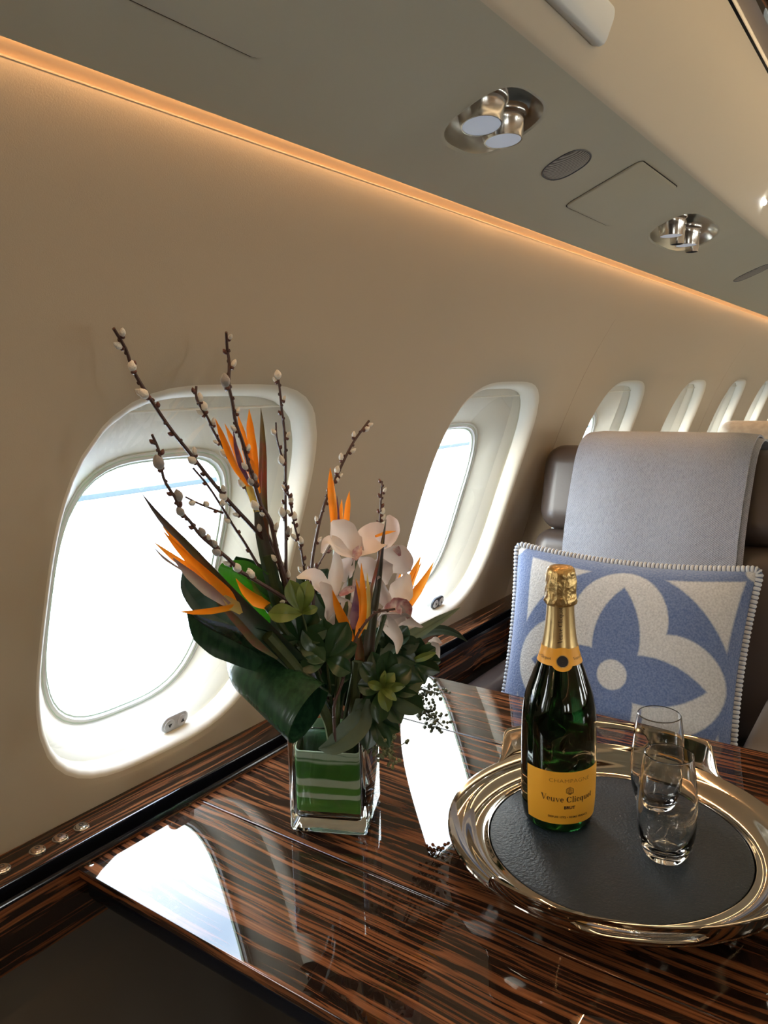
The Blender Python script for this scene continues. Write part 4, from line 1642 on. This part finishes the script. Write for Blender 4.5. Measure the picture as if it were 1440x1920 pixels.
leaf('long_leaf', 'grey green leaf hanging down over the front of the vase', 'greyleaf', [(597, 1404), (622, 1398), (650, 1378), (675, 1350), (680, 1310)], [3, 34, 48, 44, 26], dz=-.078, roll=.2, cup=.15)
leaf('long_leaf', 'narrow grey green leaf pointing up right over the wood ledge', 'greyleaf', [(863, 1139), (825, 1162), (785, 1186), (745, 1208), (700, 1250)], [2, 20, 28, 28, 14], dz=-.02, roll=.5)
leaf('long_leaf', 'narrow leaf curving out lowest on the right over the wood ledge', 'greyleaf', [(876, 1203), (855, 1188), (825, 1180), (790, 1188), (740, 1220)], [2, 16, 24, 26, 14], dz=-.01, roll=-.6)

# rolled leaf: one sheet rolled round to a tube, open at the lower right
ctr0 = at(445, 1236, .850)
ctr1 = at(574, 1332, .800)
axr = (ctr1 - ctr0)
tdir = axr.normalized()
vn = (CAM - ctr1).normalized()
vn = (vn - tdir * vn.dot(tdir)).normalized()
sn = tdir.cross(vn).normalized()          # across, in the picture
mb = MB()
nr, na = 18, 40
outer, inner = [], []
for i in range(nr):
    u = i / (nr - 1)
    cpt = ctr0.lerp(ctr1, u) + tdir * 0.004 * math.sin(u * 3)
    ra = (.022 + .010 * u) * (1 - .55 * (1 - min(1, u * 4)) ** 2)
    ro, ri = [], []
    for j in range(na):
        q = j / (na - 1)
        a = math.radians(-140 + 345 * q)
        rad = ra * (1 - .10 * q)
        endw = .010 * math.sin(q * PI) * (u - .5) * 1.2
        p_ = cpt + (sn * math.cos(a) * 1.15 + vn * math.sin(a) * .85) * rad + tdir * endw
        nrm = (sn * math.cos(a) + vn * math.sin(a)).normalized()
        ro.append(p_ + nrm * .0003)
        ri.append(p_ - nrm * .0003)
    outer.append(ro)
    inner.append(ri)
mb.grid(outer, 0)
mb.grid(inner, 0, flip=True)
for A_, B_ in ((outer[0], inner[0]), (outer[-1], inner[-1]), ([r[0] for r in outer], [r[0] for r in inner]), ([r[-1] for r in outer], [r[-1] for r in inner])):
    mb.grid([A_, B_], 0)
tag(obj('rolled_leaf', mb, M['darkstripe']), 'big dark green leaf rolled into a tube, resting on the vase rim', 'leaf')


rl = M['darkstripe'].copy()
rl.name = 'rolled_leaf_veined'
nt = rl.node_tree
p = nt.nodes['Principled BSDF']
tcn = nt.nodes.new('ShaderNodeTexCoord')
dn = nt.nodes.new('ShaderNodeVectorMath')
dn.operation = 'DOT_PRODUCT'
dn.inputs[1].default_value = tuple(tdir * 260)
cmb = nt.nodes.new('ShaderNodeCombineXYZ')
nn_ = nt.nodes.new('ShaderNodeTexNoise')
nn_.inputs['Scale'].default_value = 1.0
nn_.inputs['Detail'].default_value = 2
bmp = nt.nodes.new('ShaderNodeBump')
bmp.inputs['Strength'].default_value = .35
bmp.inputs['Distance'].default_value = .001
nt.links.new(tcn.outputs['Object'], dn.inputs[0])
nt.links.new(dn.outputs['Value'], cmb.inputs[0])
nt.links.new(cmb.outputs[0], nn_.inputs['Vector'])
nt.links.new(nn_.outputs['Fac'], bmp.inputs['Height'])
nt.links.new(bmp.outputs[0], p.inputs['Normal'])
bpy.data.objects['rolled_leaf'].data.materials[0] = rl

# leafy sprigs: stem with a whorl of paddle shaped leaves
def sprig(label, cx_, cy_, dz, leaves, m='dark', small=None, seed=0, stem_to=(628, 1385)):
    rnd = random.Random(seed)
    C0 = at(cx_, cy_, DD(cx_, cy_) + dz)
    B0 = at(stem_to[0], stem_to[1], .90)
    root = thing('leafy_sprig', label, 'foliage', B0, 'leafy green sprigs')
    mb = MB()
    tube(mb, [B0, B0.lerp(C0, .55) + Vector((0, 0, .004)), C0], [.0022, .0013], 6, 8)
    obj('stem', mb, M['stemgreen'], root)
    vdir = (CAM - C0).normalized()
    for (ang, ln, wd, lift) in leaves:
        a = math.radians(ang)
        d = (AX * math.cos(a) - AY * math.sin(a))
        tip = C0 + (d + vdir * lift).normalized() * ln * .00063
        mid = C0.lerp(tip, .5) + vdir * .006 * rnd.uniform(.2, 1.2)
        mb = MB()
        blade(mb, [C0, mid, tip], [q * .00063 for q in (5, wd * .42, wd * .75, wd * .97, wd, wd * .78, 3)], n=14, m=8, roll=rnd.uniform(-.35, .35), cup=.22, thick=.0006, groove=.12)
        obj('leaf', mb, M[m], root)
    for (ang, ln, wd, lift) in (small or ()):
        a = math.radians(ang)
        d = (AX * math.cos(a) - AY * math.sin(a))
        tip = C0 + vdir * .010 + (d + vdir * lift).normalized() * ln * .00063
        mb = MB()
        blade(mb, [C0 + vdir * .008, C0.lerp(tip, .5) + vdir * .010, tip], [q * .00063 for q in (4, wd * .8, wd, wd * .8, 3)], n=10, m=6, roll=rnd.uniform(-.5, .5), cup=.3, thick=.0006, groove=.12)
        obj('young_leaf', mb, M['light'], root)
    return root


rr = random.Random(5)
sprig('large whorl of dark paddle leaves with pale young centre at lower right', 716, 1290, -.085,
      [(78, 70, 40, .1), (35, 66, 42, .2), (8, 74, 46, .1), (-28, 84, 46, .15), (-62, 70, 40, .2), (-95, 62, 34, .4), (-122, 80, 44, .1), (172, 46, 36, .3), (130, 60, 36, .1), (105, 66, 34, -.1)],
      small=[(80, 34, 14, .3), (50, 36, 24, .2), (5, 42, 20, .2), (-75, 42, 26, .3), (-40, 34, 16, .4), (160, 28, 18, .3)], seed=1)
sprig('pale yellow green leaf pair left of the orchids', 566, 1150, -.05, [(180, 56, 34, .2), (110, 60, 34, .1), (80, 56, 30, 0), (20, 30, 16, .3)], m='light', seed=2)
sprig('dark leafy sprig at the centre under the left orchid', 612, 1235, -.06, [(95, 70, 40, .1), (60, 74, 44, .1), (130, 66, 36, .2), (170, 62, 30, .2), (25, 60, 36, .2), (200, 50, 30, .4), (-30, 50, 34, .4)], seed=3)
sprig('dark leafy sprig left of centre beneath the willow base', 560, 1200, -.03, [(100, 60, 36, .1), (140, 64, 34, .2), (60, 60, 36, .1), (20, 54, 34, .2), (190, 54, 30, .2), (-40, 60, 38, .3)], seed=4)
sprig('dark leafy sprig at the right under the front orchid', 772, 1240, -.03, [(30, 54, 34, .1), (0, 56, 36, .1), (-20, 58, 32, .2), (70, 50, 34, .1), (110, 54, 36, .1), (150, 50, 34, .2), (-60, 50, 32, .3)], seed=5,
      small=[(20, 50, 16, .1)])
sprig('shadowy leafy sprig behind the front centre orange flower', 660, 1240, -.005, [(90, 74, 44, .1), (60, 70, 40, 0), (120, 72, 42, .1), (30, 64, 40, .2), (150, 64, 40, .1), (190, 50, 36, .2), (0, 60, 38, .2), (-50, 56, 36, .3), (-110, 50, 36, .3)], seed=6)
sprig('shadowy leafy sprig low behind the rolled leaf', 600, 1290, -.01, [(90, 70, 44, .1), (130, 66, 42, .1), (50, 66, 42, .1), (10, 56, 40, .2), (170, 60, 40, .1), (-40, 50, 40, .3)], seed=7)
sprig('dark leafy sprig high behind the left orchid petal', 590, 1110, .02, [(60, 50, 34, .1), (100, 46, 30, .1), (140, 44, 28, .2), (20, 50, 32, .1), (-60, 60, 36, .1), (-110, 60, 36, .1)], seed=8)
sprig('small leaves hanging over the right corner of the vase', 694, 1340, -.075, [(-60, 66, 34, .2), (-95, 60, 38, .2), (-30, 60, 32, .1), (40, 50, 32, .2)], seed=9)
sprig('leafy sprig filling the gap right of the centre stem', 730, 1215, -.01, [(90, 50, 36, .1), (50, 56, 38, .1), (10, 60, 38, .1), (-30, 60, 38, .2), (130, 50, 36, .1), (180, 44, 30, .2)], seed=10)


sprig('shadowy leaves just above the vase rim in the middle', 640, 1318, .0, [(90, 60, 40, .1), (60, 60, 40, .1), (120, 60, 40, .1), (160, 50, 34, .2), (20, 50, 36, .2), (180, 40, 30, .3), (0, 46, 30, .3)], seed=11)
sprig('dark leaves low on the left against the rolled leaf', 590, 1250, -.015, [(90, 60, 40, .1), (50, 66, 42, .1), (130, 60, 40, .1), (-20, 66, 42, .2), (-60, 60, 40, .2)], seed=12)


def seeded(label, pts, spread_, m, dz, seed, cnt):
    rnd = random.Random(seed)
    P = PT(pts, dz)
    root = thing('seeded_eucalyptus', label, 'foliage', P[0], 'seeded eucalyptus sprigs')
    mb = MB()
    Q = tube(mb, P, [.0016, .0007], 6, 16)
    obj('stem', mb, M[m], root)
    mb = MB()
    for k in range(cnt):
        u = .3 + .7 * rnd.random()
        q = Q[min(int(u * 15), 15)]
        o_ = Vector((rnd.gauss(0, 1), rnd.gauss(0, 1), rnd.gauss(0, 1) - .3)) * spread_ * .5
        tube(mb, [q, q + o_], [.0004, .0003], 4, caps=False)
        egg(mb, q + o_, o_, rnd.uniform(.004, .0068), rnd.uniform(.0017, .0027), seg=6, ns=4, tip=-.4)
    o = obj('seed_pods', mb, M[m], root)
    o['kind'] = 'stuff'
    return root


seeded('pale green seed cluster hanging over the right edge of the vase', [(680, 1330), (700, 1365), (715, 1390), (740, 1412)], .016, 'seed', -.07, 1, 95)
seeded('dark seed sprig reaching out right over the table', [(740, 1260), (775, 1310), (800, 1335), (830, 1362)], .013, 'seeddark', -.03, 2, 90)
seeded('dark thin seed sprig above the longer one at the right', [(740, 1250), (775, 1285), (800, 1295), (826, 1302)], .012, 'seeddark', -.03, 3, 50)

# ------------------------------------------------------------------ aft facing seat with throw and cushion
seat = thing('cabin_seat', 'dark brown leather cabin seat facing the table', 'seat', (1.40, .40, 0))


def rb(name, c_, s_, bev, m, parent, rot=None, seg=5, puff=0, taper=None):
    mb = MB()
    box_mb(mb, c_, s_, bev, seg, rot=rot, taper=taper)
    return obj(name, mb, m, parent, angle=60, wn=True)


ry = Matrix.Rotation(math.radians(12), 3, 'Y')
rb('headrest', (1.595, .404, .968), (.13, .555, .185), .045, M['leather'], seat, ry, 7)
rb('backrest', (1.534, .404, .705), (.13, .560, .360), .040, M['leather'], seat, ry, 7)
rb('back_shell', (1.655, .404, .63), (.05, .57, .84), .02, M['leather'], seat, ry)
rb('seat_cushion', (1.26, .405, .44), (.56, .50, .13), .04, M['leather'], seat)
rb('armrest', (1.30, .680, .575), (.50, .065, .09), .022, M['leather'], seat)
rb('armrest', (1.32, .160, .610), (.44, .085, .055), .018, mat('armrest_taupe', (.16, .135, .12), rough=.45), seat)
rb('armrest_panel', (1.34, .160, .40), (.46, .07, .36), .015, M['leather'], seat)
rb('armrest_panel', (1.32, .680, .38), (.50, .05, .32), .015, M['leather'], seat)
rb('seat_base', (1.34, .41, .19), (.42, .42, .38), .02, M['leather'], seat)

bl = mat('throw_wool', (.30, .33, .39), rough=.95, sheen=.5)
nt = bl.node_tree
p = nt.nodes['Principled BSDF']
tcn = nt.nodes.new('ShaderNodeTexCoord')
mp = nt.nodes.new('ShaderNodeMapping')
mp.inputs['Rotation'].default_value = (0, 0, 0)
wv = nt.nodes.new('ShaderNodeTexWave')
wv.wave_type = 'BANDS'
wv.bands_direction = 'DIAGONAL'
wv.inputs['Scale'].default_value = 150
wv.inputs['Distortion'].default_value = 1.5
wv.inputs['Detail'].default_value = 2
nz2 = nt.nodes.new('ShaderNodeTexNoise')
nz2.inputs['Scale'].default_value = 420
nz2.inputs['Detail'].default_value = 3
mp2 = nt.nodes.new('ShaderNodeMapping')
mp2.inputs['Scale'].default_value = (1, 1, .25)
mm = nt.nodes.new('ShaderNodeMath')
mm.operation = 'MULTIPLY_ADD'
mm.inputs[1].default_value = .75
rp = nt.nodes.new('ShaderNodeValToRGB')
rp.color_ramp.elements[0].position = .30
rp.color_ramp.elements[1].position = 1.0
rp.color_ramp.elements[0].color = (.13, .145, .185, 1)
rp.color_ramp.elements[1].color = (.34, .36, .42, 1)
bmp = nt.nodes.new('ShaderNodeBump')
bmp.inputs['Strength'].default_value = .5
bmp.inputs['Distance'].default_value = .0015
nt.links.new(tcn.outputs['Object'], wv.inputs['Vector'])
nt.links.new(tcn.outputs['Object'], mp2.inputs['Vector'])
nt.links.new(mp2.outputs[0], nz2.inputs['Vector'])
nt.links.new(wv.outputs['Fac'], mm.inputs[0])
nt.links.new(nz2.outputs['Fac'], mm.inputs[2])
nt.links.new(mm.outputs[0], rp.inputs[0])
nt.links.new(rp.outputs[0], p.inputs['Base Color'])
nt.links.new(mm.outputs[0], bmp.inputs['Height'])
nt.links.new(bmp.outputs[0], p.inputs['Normal'])
throw = thing('throw_blanket', 'grey blue woven throw folded over the dark seat headrest', 'blanket', (1.5, .42, .6))


def throw_prof(off):
    q = [(1.425, .62), (1.455, .72), (1.478, .82), (1.500, .92), (1.522, 1.00), (1.537, 1.045), (1.560, 1.070), (1.60, 1.079), (1.65, 1.068), (1.70, 1.045), (1.715, 1.0), (1.70, .88)]
    P = spline([Vector((x, 0, z)) for x, z in q], 40)
    o_ = []
    for i, p_ in enumerate(P):
        t = (P[min(i + 1, 39)] - P[max(i - 1, 0)]).normalized()
        n = Vector((-t.z, 0, t.x))
        o_.append(p_ + n * off)
    return o_


def throw_layer(off, y0, y1, th=.0045):
    mb = MB()
    A_, B_ = throw_prof(off + th), throw_prof(off)
    ys = [y0] + [y0 + (y1 - y0) * k / 12 for k in range(13)] + [y1]
    ro, ri = [], []
    for k in range(13):
        y = y0 + (y1 - y0) * k / 12
        rd = math.sqrt(max(0, 1 - (abs(k / 6 - 1)) ** 16))
        wav = .0018 * math.sin(k * 1.1 + off * 900)
        ro.append([Vector((a.x + wav, y + .006 * math.sin(a.z * 9), b.z + (a.z - b.z) * (.5 + .5 * rd))) if True else a for a, b in zip(A_, B_)])
        ri.append([Vector((b.x + (a.x - b.x) * (.5 - .5 * rd) + wav, y + .006 * math.sin(a.z * 9), b.z)) for a, b in zip(A_, B_)])
    mb.grid(ro)
    mb.grid(ri, flip=True)
    mb.grid([ro[0], ri[0]])
    mb.grid([ro[-1], ri[-1]])
    mb.grid([[r[0] for r in ro], [r[0] for r in ri]])
    mb.grid([[r[-1] for r in ro], [r[-1] for r in ri]])
    return mb


obj('top_layer', throw_layer(.008, .592, .262, .007), bl, throw)
obj('under_layer', throw_layer(.0, .588, .252, .007), bl, throw)

# pillow
PC = Vector((1.232, .405, .702))
PU = Vector((0, -1, 0))
PV = Vector((.287, 0, .958)).normalized()
PNn = PU.cross(PV).normalized()
if PNn.x > 0:
    PNn = -PNn
pm = bpy.data.materials.new('cushion_wool')
pm.use_nodes = True
nt = pm.node_tree
pbs = nt.nodes['Principled BSDF']
pbs.inputs['Roughness'].default_value = .95
pbs.inputs['Sheen Weight'].default_value = .35
tcn = nt.nodes.new('ShaderNodeTexCoord')


def mth(op, a, b=None, c_=None):
    n = nt.nodes.new('ShaderNodeMath')
    n.operation = op
    for i, q in enumerate((a, b, c_)):
        if q is None:
            continue
        if isinstance(q, (int, float)):
            n.inputs[i].default_value = q
        else:
            nt.links.new(q, n.inputs[i])
    return n.outputs[0]


nzp = nt.nodes.new('ShaderNodeTexNoise')
nzp.inputs['Scale'].default_value = 260
nzp.inputs['Detail'].default_value = 2
wob = nt.nodes.new('ShaderNodeVectorMath')
wob.operation = 'MULTIPLY_ADD'
wob.inputs[1].default_value = (.0016, .0016, .0016)
nt.links.new(tcn.outputs['Object'], nzp.inputs['Vector'])
nt.links.new(nzp.outputs['Color'], wob.inputs[0])
nt.links.new(tcn.outputs['Object'], wob.inputs[2])


def dotn(v):
    n = nt.nodes.new('ShaderNodeVectorMath')
    n.operation = 'DOT_PRODUCT'
    nt.links.new(wob.outputs[0], n.inputs[0])
    n.inputs[1].default_value = tuple(v)
    return n.outputs['Value']


UU = .2
uc, vc = mth('DIVIDE', dotn(PU), UU), mth('DIVIDE', dotn(PV), UU)
ac, bc = mth('ABSOLUTE', uc), mth('ABSOLUTE', vc)
au = mth('ABSOLUTE', mth('DIVIDE', mth('ADD', uc, -.065), .965))
av = mth('ABSOLUTE', mth('DIVIDE', mth('ADD', vc, -.045), .965))


def circ(cu, cv, r, U=None, V=None):
    U = U or au
    V = V or av
    du = mth('SUBTRACT', U, cu)
    dv = mth('SUBTRACT', V, cv)
    d = mth('SQRT', mth('ADD', mth('MULTIPLY', du, du), mth('MULTIPLY', dv, dv)))
    return mth('MULTIPLY', mth('SUBTRACT', r, d), 60)      # >0 inside


def sat(x):
    n = nt.nodes.new('ShaderNodeClamp')
    nt.links.new(mth('ADD', x, .5), n.inputs[0])
    return n.outputs[0]


star = mth('SUBTRACT', 1, sat(mth('MAXIMUM', circ(0, .835 + 5.25, 5.25), circ(.835 + 5.25, 0, 5.25))))
corner = sat(circ(1.03, 1.03, .10, ac, bc))
big = mth('SUBTRACT', 1, sat(circ(0, 0, .905)))
wh = mth('MAXIMUM', mth('MULTIPLY', star, big), corner)
wh = mth('MAXIMUM', wh, sat(mth('MAXIMUM', circ(.46, 0, .405), circ(0, .46, .405))))
pet = sat(mth('MAXIMUM', circ(.27, -.452, .652), circ(-.452, .27, .652)))
wh = mth('MULTIPLY', wh, mth('SUBTRACT', 1, pet))
wh = mth('MAXIMUM', wh, sat(circ(0, 0, .125)))
nzq = nt.nodes.new('ShaderNodeTexNoise')
nzq.inputs['Scale'].default_value = 320
nzq.inputs['Detail'].default_value = 3
nt.links.new(tcn.outputs['Object'], nzq.inputs['Vector'])


def mixc(f, a, b):
    n = nt.nodes.new('ShaderNodeMix')
    n.data_type = 'RGBA'
    nt.links.new(f, n.inputs['Factor'])
    for k, q in (('A', a), ('B', b)):
        if isinstance(q, tuple):
            n.inputs[k].default_value = (*q, 1)
        else:
            nt.links.new(q, n.inputs[k])
    return n.outputs['Result']


nf = nt.nodes.new('ShaderNodeMapRange')
nf.inputs['From Min'].default_value = .35
nf.inputs['From Max'].default_value = .65
nt.links.new(nzq.outputs['Fac'], nf.inputs[0])
blue = mixc(nf.outputs[0], (.075, .125, .27), (.145, .20, .35))
white = mixc(nf.outputs[0], (.42, .44, .46), (.55, .57, .58))
colr = mixc(wh, blue, white)
nt.links.new(colr, pbs.inputs['Base Color'])
bmp = nt.nodes.new('ShaderNodeBump')
bmp.inputs['Strength'].default_value = .6
bmp.inputs['Distance'].default_value = .002
nt.links.new(nzq.outputs['Fac'], bmp.inputs['Height'])
nt.links.new(bmp.outputs[0], pbs.inputs['Normal'])
cush = thing('throw_cushion', 'blue and white wool cushion with flower emblem leaning on the seat', 'cushion', PC)


def edge_scale(u, v):
    """corner points of a stuffed cushion reach out, its sides draw in"""
    return Vector((u * (1.035 - .075 * (1 - v * v) ** 1.0), v * (1.035 - .075 * (1 - u * u) ** 1.0)))


def cpt(u, v, sgn):
    q = edge_scale(u, v) * UU
    th = .058 * (max(0, (1 - u ** 4) * (1 - v ** 4))) ** .55
    return PC + PU * q.x + PV * q.y + PNn * th * sgn


mb = MB()
for sgn in (1, -1):
    mb.grid([[cpt(-1 + 2 * i / 40, -1 + 2 * j / 40, sgn) for j in range(41)] for i in range(41)], flip=sgn < 0)
obj('cushion_cover', mb, pm, cush, org=PC)
bpy.data.objects['cushion_cover'].location = (0, 0, 0)
edge = [cpt(-1 + 2 * k / 60, 1, 1) for k in range(60)] + [cpt(1, 1 - 2 * k / 60, 1) for k in range(60)] + [cpt(1 - 2 * k / 60, -1, 1) for k in range(60)] + [cpt(-1, -1 + 2 * k / 60, 1) for k in range(60)]
for _ in range(3):
    edge = [(edge[i - 1] + edge[i] * 2 + edge[(i + 1) % len(edge)]) / 4 for i in range(len(edge))]
mb = MB()
rows = []
mids = []
NE = 240
SUB = 4
for i in range(NE):
    a, b = edge[i], edge[(i + 1) % NE]
    t = (b - edge[i - 1]).normalized()
    s_ = t.cross(PNn).normalized()
    for k in range(SUB):
        p_ = a.lerp(b, k / SUB)
        rad = (.0050, .0062, .0062, .0050)[k]
        rows.append([p_ + (s_ * math.cos(x) * 1.15 + PNn * math.sin(x)) * rad for x in [2 * PI * j / 10 for j in range(10)]])
rows.append(rows[0])
for i in range(len(rows) - 1):
    mb.grid([rows[i], rows[i + 1]], 1 if i % SUB == 3 else 0, closed=True)
obj('stitched_edging', mb, [mat('edging_cream', (.52, .55, .58), rough=.9), mat('edging_stitch', (.10, .13, .20), rough=.9)], cush, angle=80)

# farther seats
s2 = thing('cabin_seat', 'beige cloth covered seat farther back at the right edge', 'seat', (2.75, .42, 0))
rb('headrest_cover', (2.74, .38, .925), (.17, .385, .27), .05, M['beige'], s2, ry, 7)
rb('backrest', (2.72, .38, .63), (.14, .52, .40), .04, M['leather'], s2, ry)
rb('seat_cushion', (2.45, .38, .44), (.50, .50, .14), .04, M['leather'], s2)
rb('seat_base', (2.50, .38, .19), (.42, .42, .38), .02, M['leather'], s2)
